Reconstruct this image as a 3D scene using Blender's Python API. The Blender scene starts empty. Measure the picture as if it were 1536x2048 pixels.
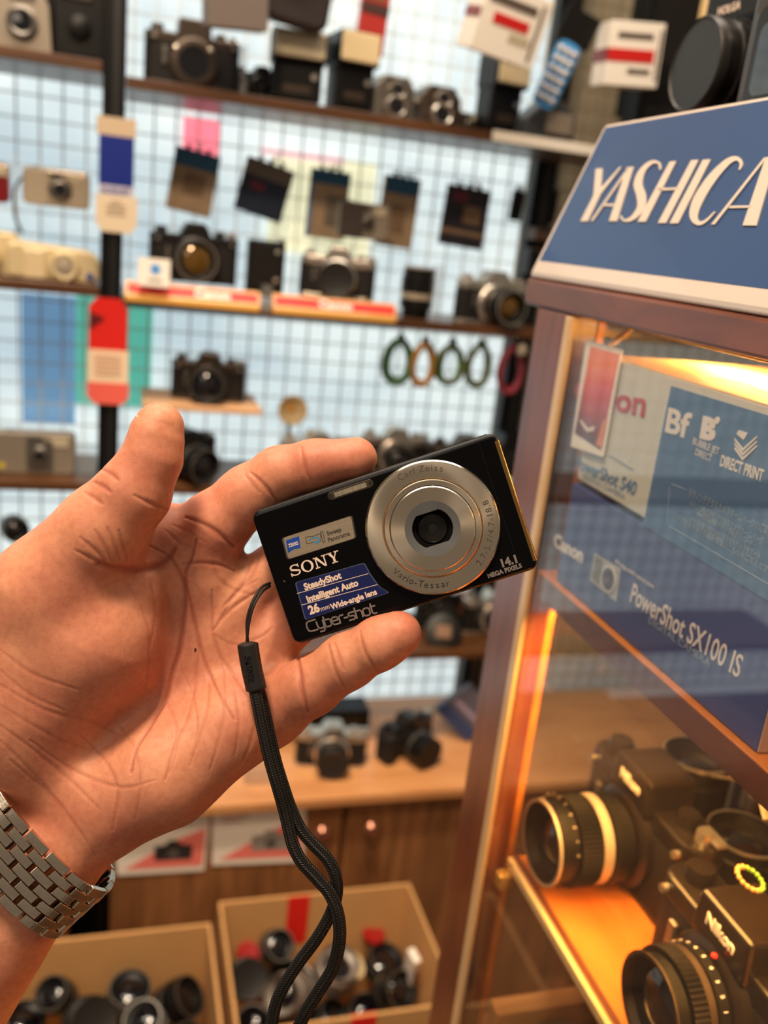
import bpy, bmesh, math, random
import numpy as np
from mathutils import Vector, Matrix, Euler

SC = bpy.context.scene
COL = SC.collection
FPX = 1797.0                       # focal length in pixels of a 1536 x 2048 frame
EYE = Vector((0.0, 0.0, 1.65))
# rows: world X (along the shelves), Y (towards the shelves), Z (up) in lens coordinates (right, down, forward)
RM = Matrix(((0.95918941, 0.02097815, 0.28198509),
             (-0.26210571, -0.30821164, 0.91449778),
             (0.10609556, -0.95108648, -0.29013485)))

# ---------------------------------------------------------------- camera, light, exposure
cam_data = bpy.data.cameras.new('camera')
cam = bpy.data.objects.new('camera', cam_data)
COL.objects.link(cam)
cm = Matrix((RM @ Vector((1, 0, 0)), RM @ Vector((0, -1, 0)), RM @ Vector((0, 0, -1)))).transposed()
cam.matrix_world = Matrix.Translation(EYE) @ cm.to_4x4()
cam_data.sensor_fit = 'VERTICAL'
cam_data.sensor_height = 36.0
cam_data.lens = FPX * 36.0 / 2048.0
cam_data.clip_start = 0.01
cam_data.dof.use_dof = True
cam_data.dof.focus_distance = 0.318
cam_data.dof.aperture_fstop = 8.3
SC.camera = cam

SC.view_settings.view_transform = 'Standard'
SC.view_settings.look = 'None'
SC.view_settings.gamma = 1.0
SC.view_settings.use_curve_mapping = False
SC.view_settings.exposure = 0.0

world = bpy.data.worlds.new('shop_ambience')
world.use_nodes = True
world.node_tree.nodes['Background'].inputs[0].default_value = (1.0, 0.80, 0.62, 1)
world.node_tree.nodes['Background'].inputs[1].default_value = 0.19
SC.world = world

def area_light(name, loc, target, size, power, color, sizey=None):
    d = bpy.data.lights.new(name, 'AREA')
    d.energy = power
    d.color = color
    d.size = size
    if sizey:
        d.shape = 'RECTANGLE'
        d.size_y = sizey
    o = bpy.data.objects.new(name, d)
    COL.objects.link(o)
    o.location = loc
    o.rotation_euler = (Vector(target) - Vector(loc)).to_track_quat('-Z', 'Y').to_euler()
    return o

area_light('ceiling_lamp', (-0.30, 0.10, 2.75), (-0.05, 0.35, 1.5), 0.22, 24, (1.0, 0.76, 0.53))
area_light('ceiling_panel', (0.0, 0.95, 2.9), (0.1, 1.3, 1.2), 1.6, 24, (1.0, 0.84, 0.68), 0.3)
area_light('shop_light_behind', (-1.2, -0.8, 2.7), (0.0, 0.6, 1.4), 0.9, 7, (1.0, 0.84, 0.70))
sp = bpy.data.lights.new('box_fill_spot', 'SPOT'); sp.energy = 150; sp.color = (1.0, 0.80, 0.58); sp.spot_size = math.radians(34); sp.spot_blend = 0.6; sp.shadow_soft_size = 0.08  # added fill, no such fixture: brightens the cardboard boxes and cupboard fronts
spo = bpy.data.objects.new('box_fill_spot', sp); COL.objects.link(spo); spo.location = (0.0, 0.75, 2.9)
spo.rotation_euler = (Vector((0.25, 1.32, 0.42)) - spo.location).to_track_quat('-Z', 'Y').to_euler()
area_light('vitrine_lamp', (0.325, 0.30, 1.6165), (0.325, 0.30, 1.5), 0.02, 1.5, (1.0, 0.60, 0.20), 0.30)
area_light('vitrine_lower_lamp', (0.295, 0.30, 1.430), (0.295, 0.30, 1.2), 0.03, 3.2, (1.0, 0.50, 0.12), 0.40)

# ---------------------------------------------------------------- helpers
def ray(px, py):
    return RM @ Vector(((px - 768.0) / FPX, (py - 1024.0) / FPX, 1.0))
def on_y(px, py, y):
    w = ray(px, py); return EYE + w * (y / w.y)
def on_x(px, py, x):
    w = ray(px, py); return EYE + w * (x / w.x)
def on_z(px, py, z):
    w = ray(px, py); return EYE + w * ((z - EYE.z) / w.z)
def on_plane(px, py, p0, n):
    w = ray(px, py); return EYE + w * ((Vector(p0) - EYE).dot(n) / w.dot(n))
def at_depth(px, py, d):
    return EYE + ray(px, py) * d
def width_at(y, px, py, wpx):
    """metres covered by wpx pixels at the world depth y"""
    return wpx / FPX * (y / ray(px, py).y)

def lin(r, g, b):
    f = lambda c: (c / 255.0) / 12.92 if c <= 10 else ((c / 255.0 + 0.055) / 1.055) ** 2.4
    return (f(r), f(g), f(b))

MATS = {}
def mat(name, col, rough=0.5, metal=0.0, noise=None, bump=None, coat=0.0, emit=None, trans=0.0, spec=0.5, aniso=None, stretch=(1, 1, 1), dark=0.75):
    if name in MATS:
        return MATS[name]
    m = bpy.data.materials.new(name)
    m.use_nodes = True
    nt = m.node_tree
    b = nt.nodes['Principled BSDF']
    b.inputs['Base Color'].default_value = (*col, 1)
    b.inputs['Roughness'].default_value = rough
    b.inputs['Metallic'].default_value = metal
    b.inputs['Coat Weight'].default_value = coat
    b.inputs['Specular IOR Level'].default_value = spec
    b.inputs['Transmission Weight'].default_value = trans
    if emit:
        b.inputs['Emission Color'].default_value = (*emit[0], 1)
        b.inputs['Emission Strength'].default_value = emit[1]
    tc = mp = None
    if noise or bump:
        tc = nt.nodes.new('ShaderNodeTexCoord')
        mp = nt.nodes.new('ShaderNodeMapping')
        mp.inputs['Scale'].default_value = stretch
        nt.links.new(tc.outputs['Object'], mp.inputs['Vector'])
    if noise:
        n = nt.nodes.new('ShaderNodeTexNoise')
        n.inputs['Scale'].default_value = noise
        n.inputs['Detail'].default_value = 4
        nt.links.new(mp.outputs[0], n.inputs['Vector'])
        r = nt.nodes.new('ShaderNodeValToRGB')
        r.color_ramp.elements[0].position = 0.3
        r.color_ramp.elements[1].position = 0.7
        r.color_ramp.elements[0].color = (*[c * dark for c in col], 1)
        r.color_ramp.elements[1].color = (*col, 1)
        nt.links.new(n.outputs['Fac'], r.inputs['Fac'])
        nt.links.new(r.outputs['Color'], b.inputs['Base Color'])
    if bump:
        n2 = nt.nodes.new('ShaderNodeTexNoise')
        n2.inputs['Scale'].default_value = bump[0]
        n2.inputs['Detail'].default_value = 3
        nt.links.new(mp.outputs[0], n2.inputs['Vector'])
        bp = nt.nodes.new('ShaderNodeBump')
        bp.inputs['Strength'].default_value = bump[1]
        bp.inputs['Distance'].default_value = 0.0006
        nt.links.new(n2.outputs['Fac'], bp.inputs['Height'])
        nt.links.new(bp.outputs[0], b.inputs['Normal'])
    if aniso:
        tg = nt.nodes.new('ShaderNodeTangent')
        tg.direction_type = 'RADIAL'
        tg.axis = 'Z'
        b.inputs['Anisotropic'].default_value = aniso
        nt.links.new(tg.outputs[0], b.inputs['Tangent'])
    MATS[name] = m
    return m

def glass_mat(name, tint=(1, 1, 1), rough=0.0, ior=1.5, haze=0.0):
    """thin pane: mirror part by Fresnel over clear transmission, a little dust haze"""
    if name in MATS:
        return MATS[name]
    m = bpy.data.materials.new(name)
    m.use_nodes = True
    nt = m.node_tree
    nt.nodes.clear()
    out = nt.nodes.new('ShaderNodeOutputMaterial')
    tr = nt.nodes.new('ShaderNodeBsdfTransparent')
    tr.inputs[0].default_value = (*tint, 1)
    gl = nt.nodes.new('ShaderNodeBsdfGlossy')
    gl.inputs['Roughness'].default_value = rough
    lw = nt.nodes.new('ShaderNodeLayerWeight')
    lw.inputs['Blend'].default_value = 0.5
    pw = nt.nodes.new('ShaderNodeMath'); pw.operation = 'POWER'; pw.inputs[1].default_value = 5.0
    nt.links.new(lw.outputs['Facing'], pw.inputs[0])
    fr = nt.nodes.new('ShaderNodeMath'); fr.operation = 'MULTIPLY_ADD'      # Schlick's rule, the same from both sides
    f0 = ((ior - 1) / (ior + 1)) ** 2
    fr.inputs[1].default_value = 1 - f0; fr.inputs[2].default_value = f0
    nt.links.new(pw.outputs[0], fr.inputs[0])
    mx = nt.nodes.new('ShaderNodeMixShader')
    nt.links.new(fr.outputs[0], mx.inputs[0])
    nt.links.new(tr.outputs[0], mx.inputs[1])
    nt.links.new(gl.outputs[0], mx.inputs[2])
    last = mx
    if haze:
        df = nt.nodes.new('ShaderNodeBsdfDiffuse')
        df.inputs[0].default_value = (0.8, 0.78, 0.72, 1)
        tc = nt.nodes.new('ShaderNodeTexCoord')
        n = nt.nodes.new('ShaderNodeTexNoise')
        n.inputs['Scale'].default_value = 9
        n.inputs['Detail'].default_value = 8
        nt.links.new(tc.outputs['Object'], n.inputs['Vector'])
        mul = nt.nodes.new('ShaderNodeMath')
        mul.operation = 'MULTIPLY'
        mul.inputs[1].default_value = haze * 2
        nt.links.new(n.outputs['Fac'], mul.inputs[0])
        m2 = nt.nodes.new('ShaderNodeMixShader')
        nt.links.new(mul.outputs[0], m2.inputs[0])
        nt.links.new(mx.outputs[0], m2.inputs[1])
        nt.links.new(df.outputs[0], m2.inputs[2])
        last = m2
    nt.links.new(last.outputs[0], out.inputs[0])
    MATS[name] = m
    return m

def wood_mat(name, dark, light, axis=(1, 1, 1), scale=6, rough=0.4, coat=0.2):
    if name in MATS:
        return MATS[name]
    m = bpy.data.materials.new(name)
    m.use_nodes = True
    nt = m.node_tree
    b = nt.nodes['Principled BSDF']
    tc = nt.nodes.new('ShaderNodeTexCoord')
    mp = nt.nodes.new('ShaderNodeMapping')
    mp.inputs['Scale'].default_value = axis
    n = nt.nodes.new('ShaderNodeTexNoise')
    n.inputs['Scale'].default_value = scale
    n.inputs['Detail'].default_value = 6
    n.inputs['Distortion'].default_value = 0.6
    r = nt.nodes.new('ShaderNodeValToRGB')
    r.color_ramp.elements[0].position = 0.32
    r.color_ramp.elements[1].position = 0.68
    r.color_ramp.elements[0].color = (*dark, 1)
    r.color_ramp.elements[1].color = (*light, 1)
    nt.links.new(tc.outputs['Object'], mp.inputs['Vector'])
    nt.links.new(mp.outputs[0], n.inputs['Vector'])
    nt.links.new(n.outputs['Fac'], r.inputs['Fac'])
    nt.links.new(r.outputs['Color'], b.inputs['Base Color'])
    b.inputs['Roughness'].default_value = rough
    b.inputs['Coat Weight'].default_value = coat
    b.inputs['Coat Roughness'].default_value = 0.25
    MATS[name] = m
    return m

class MB:
    """collects shapes; build() links them as one mesh object"""
    def __init__(self):
        self.v = []; self.f = []; self.sm = []
    def add(self, vs, fs, M=None, smooth=False):
        o = len(self.v)
        for p in vs:
            p = Vector(p)
            self.v.append(tuple(M @ p) if M is not None else tuple(p))
        for f in fs:
            self.f.append(tuple(i + o for i in f)); self.sm.append(smooth)
        return self
    def box(self, c, s, M=None, R=None):
        x, y, z = s[0] / 2, s[1] / 2, s[2] / 2
        vs = [Vector((a * x, b * y, d * z)) for a in (-1, 1) for b in (-1, 1) for d in (-1, 1)]
        if R is not None:
            vs = [R @ p for p in vs]
        vs = [p + Vector(c) for p in vs]
        fs = [(0, 1, 3, 2), (4, 6, 7, 5), (0, 4, 5, 1), (2, 3, 7, 6), (0, 2, 6, 4), (1, 5, 7, 3)]
        return self.add(vs, fs, M)
    def prism(self, poly, a0, a1, axes='xz', M=None):
        """polygon in two axes, extruded along the third from a0 to a1"""
        third = [k for k in 'xyz' if k not in axes][0]
        n = len(poly)
        vs = []
        for a in (a0, a1):
            for p in poly:
                d = {axes[0]: p[0], axes[1]: p[1], third: a}
                vs.append((d['x'], d['y'], d['z']))
        fs = [tuple(range(n - 1, -1, -1)), tuple(range(n, 2 * n))]
        for i in range(n):
            j = (i + 1) % n
            fs.append((i, j, n + j, n + i))
        return self.add(vs, fs, M)
    def lathe(self, prof, n=32, axis='z', c=(0, 0, 0), M=None, smooth=True, rib=0.0, ribrange=None, cap=True):
        """profile of (radius, height) turned about an axis"""
        vs = []; fs = []
        for i, (r, h) in enumerate(prof):
            for k in range(n):
                a = 2 * math.pi * k / n
                rr = r
                if rib and ribrange and ribrange[0] <= i <= ribrange[1]:
                    rr = r * (1 - rib * (k % 2))
                p = (rr * math.cos(a), rr * math.sin(a), h)
                if axis == 'y': p = (p[0], -p[2], p[1])       # height runs to the front, -Y
                elif axis == 'x': p = (p[2], p[0], p[1])
                vs.append((p[0] + c[0], p[1] + c[1], p[2] + c[2]))
        for i in range(len(prof) - 1):
            for k in range(n):
                k2 = (k + 1) % n
                fs.append((i * n + k, i * n + k2, (i + 1) * n + k2, (i + 1) * n + k))
        if cap and prof[0][0] > 1e-6: fs.append(tuple(range(n - 1, -1, -1)))
        if cap and prof[-1][0] > 1e-6: fs.append(tuple((len(prof) - 1) * n + k for k in range(n)))
        return self.add(vs, fs, M, smooth)
    def cyl(self, c, r, h, axis='z', n=24, M=None):
        return self.lathe([(r, 0), (r, h)], n, axis, c, M, True)
    def tube(self, path, r, n=10, M=None, flat=1.0, closed=False, up=Vector((0, 0, 1))):
        path = [Vector(p) for p in path]
        vs = []; fs = []; N = len(path)
        pn = None
        for i, p in enumerate(path):
            if closed: t = path[(i + 1) % N] - path[i - 1]
            else: t = path[min(i + 1, N - 1)] - path[max(i - 1, 0)]
            t.normalize()
            if pn is None:
                u = t.cross(up)
                if u.length < 1e-3: u = t.cross(Vector((1, 0, 0)))
            else:
                u = pn - t * pn.dot(t)
            u.normalize(); pn = u
            w = t.cross(u)
            rr = r[i] if isinstance(r, (list, tuple)) else r
            for k in range(n):
                a = 2 * math.pi * k / n
                vs.append(p + u * (rr * math.cos(a)) + w * (rr * flat * math.sin(a)))
        for i in range(N if closed else N - 1):
            for k in range(n):
                k2 = (k + 1) % n; j = (i + 1) % N
                fs.append((i * n + k, i * n + k2, j * n + k2, j * n + k))
        if not closed:
            fs.append(tuple(range(n - 1, -1, -1)))
            fs.append(tuple((N - 1) * n + k for k in range(n)))
        return self.add(vs, fs, M, True)
    def build(self, name, m, parent=None, bevel=0.0, seg=2, loc=None, rot=None, label=None, fixn=True):
        me = bpy.data.meshes.new(name)
        me.from_pydata(self.v, [], self.f)
        me.polygons.foreach_set('use_smooth', self.sm)
        me.materials.append(m)
        if fixn:
            bm = bmesh.new(); bm.from_mesh(me)
            bmesh.ops.recalc_face_normals(bm, faces=bm.faces)
            bm.to_mesh(me); bm.free()
        me.update()
        o = bpy.data.objects.new(name, me)
        COL.objects.link(o)
        if any(self.sm):
            try: me.set_sharp_from_angle(angle=math.radians(38))
            except Exception: pass
        if bevel:
            b = o.modifiers.new('bevel', 'BEVEL'); b.width = bevel; b.segments = seg; b.limit_method = 'ANGLE'
            b.harden_normals = False
        if parent: o.parent = parent
        if loc is not None: o.location = loc
        if rot is not None: o.rotation_euler = rot
        if label: o['label'] = label
        return o

def thing(name, label, cat, loc=(0, 0, 0), rot=(0, 0, 0), group=None):
    o = bpy.data.objects.new(name, None)
    o.empty_display_size = 0.02
    COL.objects.link(o)
    o.location = loc
    o.rotation_euler = rot
    o['label'] = label; o['category'] = cat
    if group: o['group'] = group
    return o
def tag(o, label, cat, group=None, kind=None):
    o['label'] = label; o['category'] = cat
    if group: o['group'] = group
    if kind: o['kind'] = kind
    return o
def struct(o):
    o['kind'] = 'structure'; return o

def bezier(pts, n=8):
    """Catmull-Rom through the points"""
    P = [Vector(p) for p in pts]
    out = []
    for i in range(len(P) - 1):
        p0 = P[max(i - 1, 0)]; p1 = P[i]; p2 = P[i + 1]; p3 = P[min(i + 2, len(P) - 1)]
        for k in range(n):
            t = k / n
            out.append(0.5 * ((2 * p1) + (p2 - p0) * t + (2 * p0 - 5 * p1 + 4 * p2 - p3) * t * t + (3 * p1 - p0 - 3 * p2 + p3) * t ** 3))
    out.append(P[-1])
    return out

CJK = None
def lettering(s, size, m, parent, M, ext=0.00005, align='CENTER', shear=0.0, bold=0.0, space=1.0, xs=1.0, name='lettering'):
    """flat letters lying in the local XY plane of M"""
    cu = bpy.data.curves.new(name, 'FONT')
    cu.body = s; cu.size = size; cu.extrude = ext; cu.align_x = align; cu.align_y = 'CENTER'
    cu.shear = shear; cu.offset = bold; cu.space_character = space
    cu.resolution_u = 3
    t = bpy.data.objects.new(name, cu)
    COL.objects.link(t)
    bpy.context.view_layer.update()
    me = bpy.data.meshes.new_from_object(t.evaluated_get(bpy.context.evaluated_depsgraph_get()))
    bpy.data.objects.remove(t, do_unlink=True)
    me.transform(Matrix.Diagonal((xs, 1, 1, 1)))
    me.transform(M)
    me.materials.clear(); me.materials.append(m)
    me.name = name
    o = bpy.data.objects.new(name, me)
    COL.objects.link(o)
    if parent: o.parent = parent
    return o

def frame(origin, xdir, ydir):
    """4x4 whose XY plane is spanned by xdir, ydir"""
    x = Vector(xdir).normalized(); y = Vector(ydir); y = (y - x * y.dot(x)).normalized(); z = x.cross(y)
    M = Matrix((x, y, z)).transposed().to_4x4()
    M.translation = Vector(origin)
    return M

def strokes_mesh(mb, polys, M, t=0.0003):
    for poly in polys:
        mb.prism(poly, 0, t, 'xy', M)

def rrect(w, h, r, n=5, corner=None):
    pts = []
    for cx, cy, a0 in ((w - r, h - r, 0), (-w + r, h - r, 90), (-w + r, -h + r, 180), (w - r, -h + r, 270)):
        for k in range(n + 1):
            a = math.radians(a0 + 90 * k / n)
            pts.append((cx + r * math.cos(a), cy + r * math.sin(a)))
    return pts

ink_black = mat('ink_black', lin(62, 56, 48), 0.6)
ink_white = mat('ink_cream', lin(238, 214, 196), 0.5)
ink_grey = mat('ink_grey', lin(128, 118, 112), 0.5)
# ---------------------------------------------------------------- setting behind
E0 = EYE.z
walnut = wood_mat('shelf_wood', lin(66, 38, 16), lin(98, 60, 28), (1.2, 8, 8), 5, 0.4)
oak = wood_mat('counter_wood', lin(186, 124, 74), lin(214, 154, 100), (1.0, 7, 7), 5, 0.45)
doorw = wood_mat('door_wood', lin(116, 74, 42), lin(158, 106, 64), (10, 10, 1.0), 4, 0.5)
mahog = wood_mat('vitrine_wood', lin(88, 42, 26), lin(124, 64, 40), (6, 1.5, 6), 7, 0.32, 0.5)
mahogv = wood_mat('vitrine_post_wood', lin(88, 40, 22), lin(126, 62, 36), (8, 8, 1.2), 7, 0.28, 0.6)
vshelf = wood_mat('vitrine_shelf_wood', lin(196, 104, 34), lin(222, 138, 56), (7, 1.5, 7), 5, 0.38)
black = mat('black_plastic', (0.006, 0.0055, 0.005), 0.38, spec=0.25)
blackl = mat('black_leatherette', (0.014, 0.012, 0.011), 0.6, bump=(900, 0.5), spec=0.25)
blackm = mat('black_paint', (0.012, 0.010, 0.009), 0.26, 0.0, spec=0.4)
bronze_pl = mat('worn_black_plate', lin(74, 62, 52), 0.35, 0.5)
chrome = mat('satin_chrome', lin(205, 198, 186), 0.28, 0.9)
steelg = mat('steel_grey', lin(118, 112, 104), 0.35, 0.7)
champagne = mat('champagne_shell', lin(200, 184, 160), 0.35, 0.5)
greysh = mat('grey_shell', lin(150, 138, 122), 0.4, 0.3)
creamsh = mat('cream_shell', lin(226, 206, 160), 0.35, 0.2)
cream = mat('cream_plastic', lin(226, 204, 160), 0.25, coat=0.3)
fres = mat('fresnel_window', lin(222, 208, 176), 0.15, 0.25, coat=0.6, noise=300, dark=0.85)
gdark = mat('dark_glass', (0.004, 0.004, 0.006), 0.04, coat=1.0)
gamber = mat('amber_coated_glass', (0.16, 0.08, 0.01), 0.05, 0.4, coat=1.0)
white_p = mat('white_paint_mark', lin(235, 228, 214), 0.5)
red_p = mat('red_paint', lin(196, 24, 20), 0.4)
redc = mat('red_card', lin(226, 34, 24), 0.5)
paper = mat('white_paper', lin(244, 236, 222), 0.7)
card = mat('cardboard', lin(206, 156, 98), 0.8, noise=14, dark=0.93)
cardi = mat('cardboard_edge', lin(220, 178, 126), 0.8)
clear_acr = glass_mat('clear_acrylic', (0.92, 0.93, 0.95), 0.05, 1.49, 0.10)
pane = glass_mat('vitrine_pane', (0.97, 0.965, 0.95), 0.004, 1.74, 0.007)

mb = MB(); mb.box((0.0, 0.6, -0.05), (5, 4.4, 0.1)); struct(mb.build('floor', wood_mat('floor_wood', lin(90, 60, 40), lin(120, 84, 58), (2, 10, 1), 3)))
mb = MB(); mb.box((-0.2, 1.83, 1.45), (4.4, 0.06, 3.1)); struct(mb.build('wall_back', mat('plaster', lin(168, 154, 128), 0.8, noise=5, dark=0.92)))
# daylit frosted pane behind the wire grid
def window_mat():
    m = bpy.data.materials.new('frosted_daylight'); m.use_nodes = True
    nt = m.node_tree; b = nt.nodes['Principled BSDF']
    tc = nt.nodes.new('ShaderNodeTexCoord')
    n = nt.nodes.new('ShaderNodeTexNoise'); n.inputs['Scale'].default_value = 2.6; n.inputs['Detail'].default_value = 2
    mp = nt.nodes.new('ShaderNodeMapping'); mp.inputs['Scale'].default_value = (1.0, 1, 1.8); mp.inputs['Location'].default_value = (0.3, 0, 0.7)
    nt.links.new(tc.outputs['Object'], mp.inputs[0]); nt.links.new(mp.outputs[0], n.inputs['Vector'])
    r = nt.nodes.new('ShaderNodeValToRGB')
    r.color_ramp.elements[0].position = 0.34; r.color_ramp.elements[0].color = (*lin(190, 210, 218), 1)
    r.color_ramp.elements[1].position = 0.62; r.color_ramp.elements[1].color = (*lin(234, 246, 244), 1)
    nt.links.new(n.outputs['Fac'], r.inputs['Fac'])
    b.inputs['Base Color'].default_value = (*lin(150, 160, 165), 1)
    b.inputs['Roughness'].default_value = 0.6
    nt.links.new(r.outputs['Color'], b.inputs['Emission Color'])
    b.inputs['Emission Strength'].default_value = 0.92
    return m
mb = MB(); mb.box((-0.46, 1.765, 1.42), (2.44, 0.02, 1.60)); struct(mb.build('window_1', window_mat()))
def backlit(name, px0, py0, px1, py1, col, label, cat, st=0.5, rot=0.0, y=1.745):
    a = on_y(px0, py0, y); b = on_y(px1, py1, y)
    mb = MB(); mb.box((0, 0, 0), (abs(b.x - a.x), 0.0012, abs(b.z - a.z)))
    m = mat('film_%d_%d' % (px0, py0), col, 0.6, emit=(col, st), noise=9, dark=0.85)
    return tag(mb.build(name, m, loc=((a.x + b.x) / 2, y, (a.z + b.z) / 2), rot=(0, rot, 0)), label, cat)
backlit('poster', 42, 585, 150, 850, lin(120, 165, 205), 'blue translucent poster behind the grid at far left', 'poster', 0.55)
backlit('poster', 152, 580, 300, 815, lin(100, 200, 180), 'teal translucent poster behind the grid, beside the red tag', 'poster', 0.6)
backlit('note', 368, 232, 436, 312, lin(255, 130, 150), 'pink paper note behind the grid above hanging packets', 'note', 0.8)
backlit('poster', 545, 300, 735, 520, lin(240, 240, 205), 'pale yellow poster behind grid and hanging packets', 'poster', 0.75)
backlit('note', 520, 292, 690, 330, lin(255, 215, 225), 'pale pink strip behind grid above the packets', 'note', 0.7, y=1.742)
# wire grid
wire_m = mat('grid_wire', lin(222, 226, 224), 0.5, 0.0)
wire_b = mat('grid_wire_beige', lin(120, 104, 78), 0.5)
def grid_panel(x0, x1, z0, z1, m, label, y=1.70, pitch=0.0365):
    g = thing('wire_grid_panel', label, 'wire grid', ((x0 + x1) / 2, y, z0))
    vm = MB(); vm.box((0, 0, (z1 - z0) / 2), (0.0027, 0.003, z1 - z0)); hm = MB(); hm.box((0, 0, 0), (x1 - x0, 0.003, 0.0021))
    vo = ho = None
    k = 0; x = x0
    while x <= x1:
        if vo is None: vo = vm.build('vertical_wire', m, g); o = vo
        else: o = bpy.data.objects.new('vertical_wire', vo.data); COL.objects.link(o); o.parent = g
        o.location = (x - (x0 + x1) / 2, 0, 0); x += pitch
    z = z0
    while z <= z1:
        if ho is None: ho = hm.build('horizontal_wire', m, g); o = ho
        else: o = bpy.data.objects.new('horizontal_wire', ho.data); COL.objects.link(o); o.parent = g
        o.location = (0, 0.004, z - z0); z += pitch
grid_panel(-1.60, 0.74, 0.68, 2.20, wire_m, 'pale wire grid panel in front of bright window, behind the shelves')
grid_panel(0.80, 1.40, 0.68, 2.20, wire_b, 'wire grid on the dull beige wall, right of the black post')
# posts and shelves
postm = mat('post_black', (0.004, 0.004, 0.0045), 0.4, spec=0.2)
def post(x, y, w, label, z0=0.0):
    t = thing('shelf_post', label, 'post', (x, y, z0))
    mb = MB(); mb.box((0, 0, 1.5 - z0 / 2), (w, 0.03, 3.0 - z0)); mb.build('upright', postm, t, bevel=0.002)
    mb = MB(); mb.box((0.003, -0.0155, 1.5 - z0 / 2), (w * 0.34, 0.002, 3.0 - z0)); mb.build('slot_strip', mat('post_channel', lin(20, 20, 20), 0.4, 0.0), t)
post(-0.021, 1.515, 0.033, 'black upright shelf post carrying the blue and the red tag')
post(0.768, 1.70, 0.045, 'black upright post at the right edge of the bright window', 0.652)
def shelf(x0, x1, z, label, y0=1.5, y1=1.69, m=walnut, th=0.016):
    mb = MB(); mb.box((0, (y1 - y0) / 2, 0), (x1 - x0, y1 - y0, th))
    return tag(mb.build('shelf', m, bevel=0.0012, loc=((x0 + x1) / 2, y0, E0 + z)), label, 'shelf')
shelf(-0.95, -0.038, 0.193, 'brown wooden shelf, topmost, left of the black post')
shelf(-0.004, 1.15, 0.178, 'long brown wooden shelf, topmost, holding flash units')
shelf(-0.95, -0.038, -0.127, 'brown shelf left of the post holding cream compact camera')
shelf(-0.004, 0.74, -0.137, 'brown shelf carrying the red and yellow rails')
shelf(-0.95, -0.038, -0.445, 'brown shelf with the grey compact, left of post')
shelf(-0.004, 0.74, -0.445, 'brown shelf behind the fingers with a row of cameras')
shelf(-0.004, 0.74, -0.770, 'brown shelf just above the counter, right of the hand')
shelf(-0.95, -0.038, -0.770, 'brown shelf low on the left, hidden by the hand')
ZS1L, ZS1, ZS2L, ZS2, ZS3, ZS4, ZC = [E0 + z + 0.008 for z in (0.193, 0.178, -0.127, -0.137, -0.445, -0.770, -1.008)]

# counter and cupboards
mb = MB(); mb.box((0, 0, 0), (1.9, 0.36, 0.022))
tag(mb.build('countertop', oak, bevel=0.004, seg=3, loc=(0.3, 1.57, E0 - 1.011)), 'light oak countertop under the shelves', 'counter')
def cupboard(x0, x1, label, knob_side, posters=()):
    t = thing('cupboard', label, 'cupboard', ((x0 + x1) / 2, 1.58, 0.05))
    w = x1 - x0; h = 0.572
    mb = MB(); mb.box((0, 0.01, h / 2), (w, 0.30, h)); mb.build('carcass', doorw, t, bevel=0.001)
    mb = MB(); mb.box((0, -0.150, h / 2), (w - 0.005, 0.018, h - 0.01)); d = mb.build('door', doorw, t, bevel=0.0015)
    if knob_side is not None:
        kx = knob_side * (w / 2 - 0.045)
        mb = MB(); mb.lathe([(0.006, 0), (0.006, 0.012), (0.013, 0.018), (0.016, 0.026), (0.012, 0.033), (0.0, 0.035)], 24, 'y', (kx, -0.159, h - 0.055))
        mb.build('knob', mat('copper_knob', lin(176, 120, 96), 0.25, 0.8), d)
    return t
cupboard(-1.0, -0.075, 'brown wooden cupboard at far left behind the forearm', 1)
cupboard(-0.002, 0.425, 'brown wooden cupboard with two red and white leaflets taped on', 1)
cupboard(0.431, 1.2, 'brown wooden cupboard right of the door gap, plain door', -1)
mb = MB(); mb.box((-0.040, 1.63, 0.3), (0.066, 0.18, 0.6)); tag(mb.build('gap_filler', postm), 'black recess between the left two cupboards', 'panel')

def leaflet(px, label, camcol):
    q = [on_y(*p, 1.419) for p in px]
    c = sum(q, Vector()) / 4
    t = thing('leaflet', label, 'leaflet', c)
    mb = MB(); mb.add([Vector((p.x - c.x, -0.0015, p.z - c.z)) for p in q] + [Vector((p.x - c.x, 0, p.z - c.z)) for p in q], [(0, 1, 2, 3), (7, 6, 5, 4), (0, 4, 5, 1), (1, 5, 6, 2), (2, 6, 7, 3), (3, 7, 4, 0)])
    mb.build('sheet', paper, t)
    def uvp(u, v):
        a = q[3].lerp(q[2], u); b = q[0].lerp(q[1], u); p = a.lerp(b, v); return (p.x - c.x, p.z - c.z)
    mb = MB(); mb.prism([uvp(0.08, 0.10), uvp(0.97, 0.10), uvp(0.97, 0.80), uvp(0.62, 0.58)], -0.0022, -0.0018, 'xz')
    mb.build('red_print', mat('leaflet_red', lin(244, 128, 116), 0.6), t)
    mb = MB(); mb.prism([uvp(0.42, 0.24), uvp(0.84, 0.24), uvp(0.84, 0.50), uvp(0.72, 0.52), uvp(0.66, 0.60), uvp(0.58, 0.60), uvp(0.54, 0.52), uvp(0.42, 0.50)], -0.0028, -0.0024, 'xz')
    pc = mb.build('camera_picture', camcol, t)
    x, z = uvp(0.63, 0.36)
    mb = MB(); mb.cyl((x, -0.0028, z), 0.011, 0.0004, 'y', 20); mb.build('lens_picture', mat('print_grey', lin(90, 84, 80), 0.6), t)
    mb = MB()
    for k, (u0, u1) in enumerate(((0.1, 0.38), (0.1, 0.30))):
        mb.prism([uvp(u0, 0.86 - 0.1 * k), uvp(u1, 0.86 - 0.1 * k), uvp(u1, 0.89 - 0.1 * k), uvp(u0, 0.89 - 0.1 * k)], -0.0022, -0.0018, 'xz')
    mb.build('print_lines', mat('leaflet_text', lin(190, 120, 110), 0.6), t)
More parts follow.
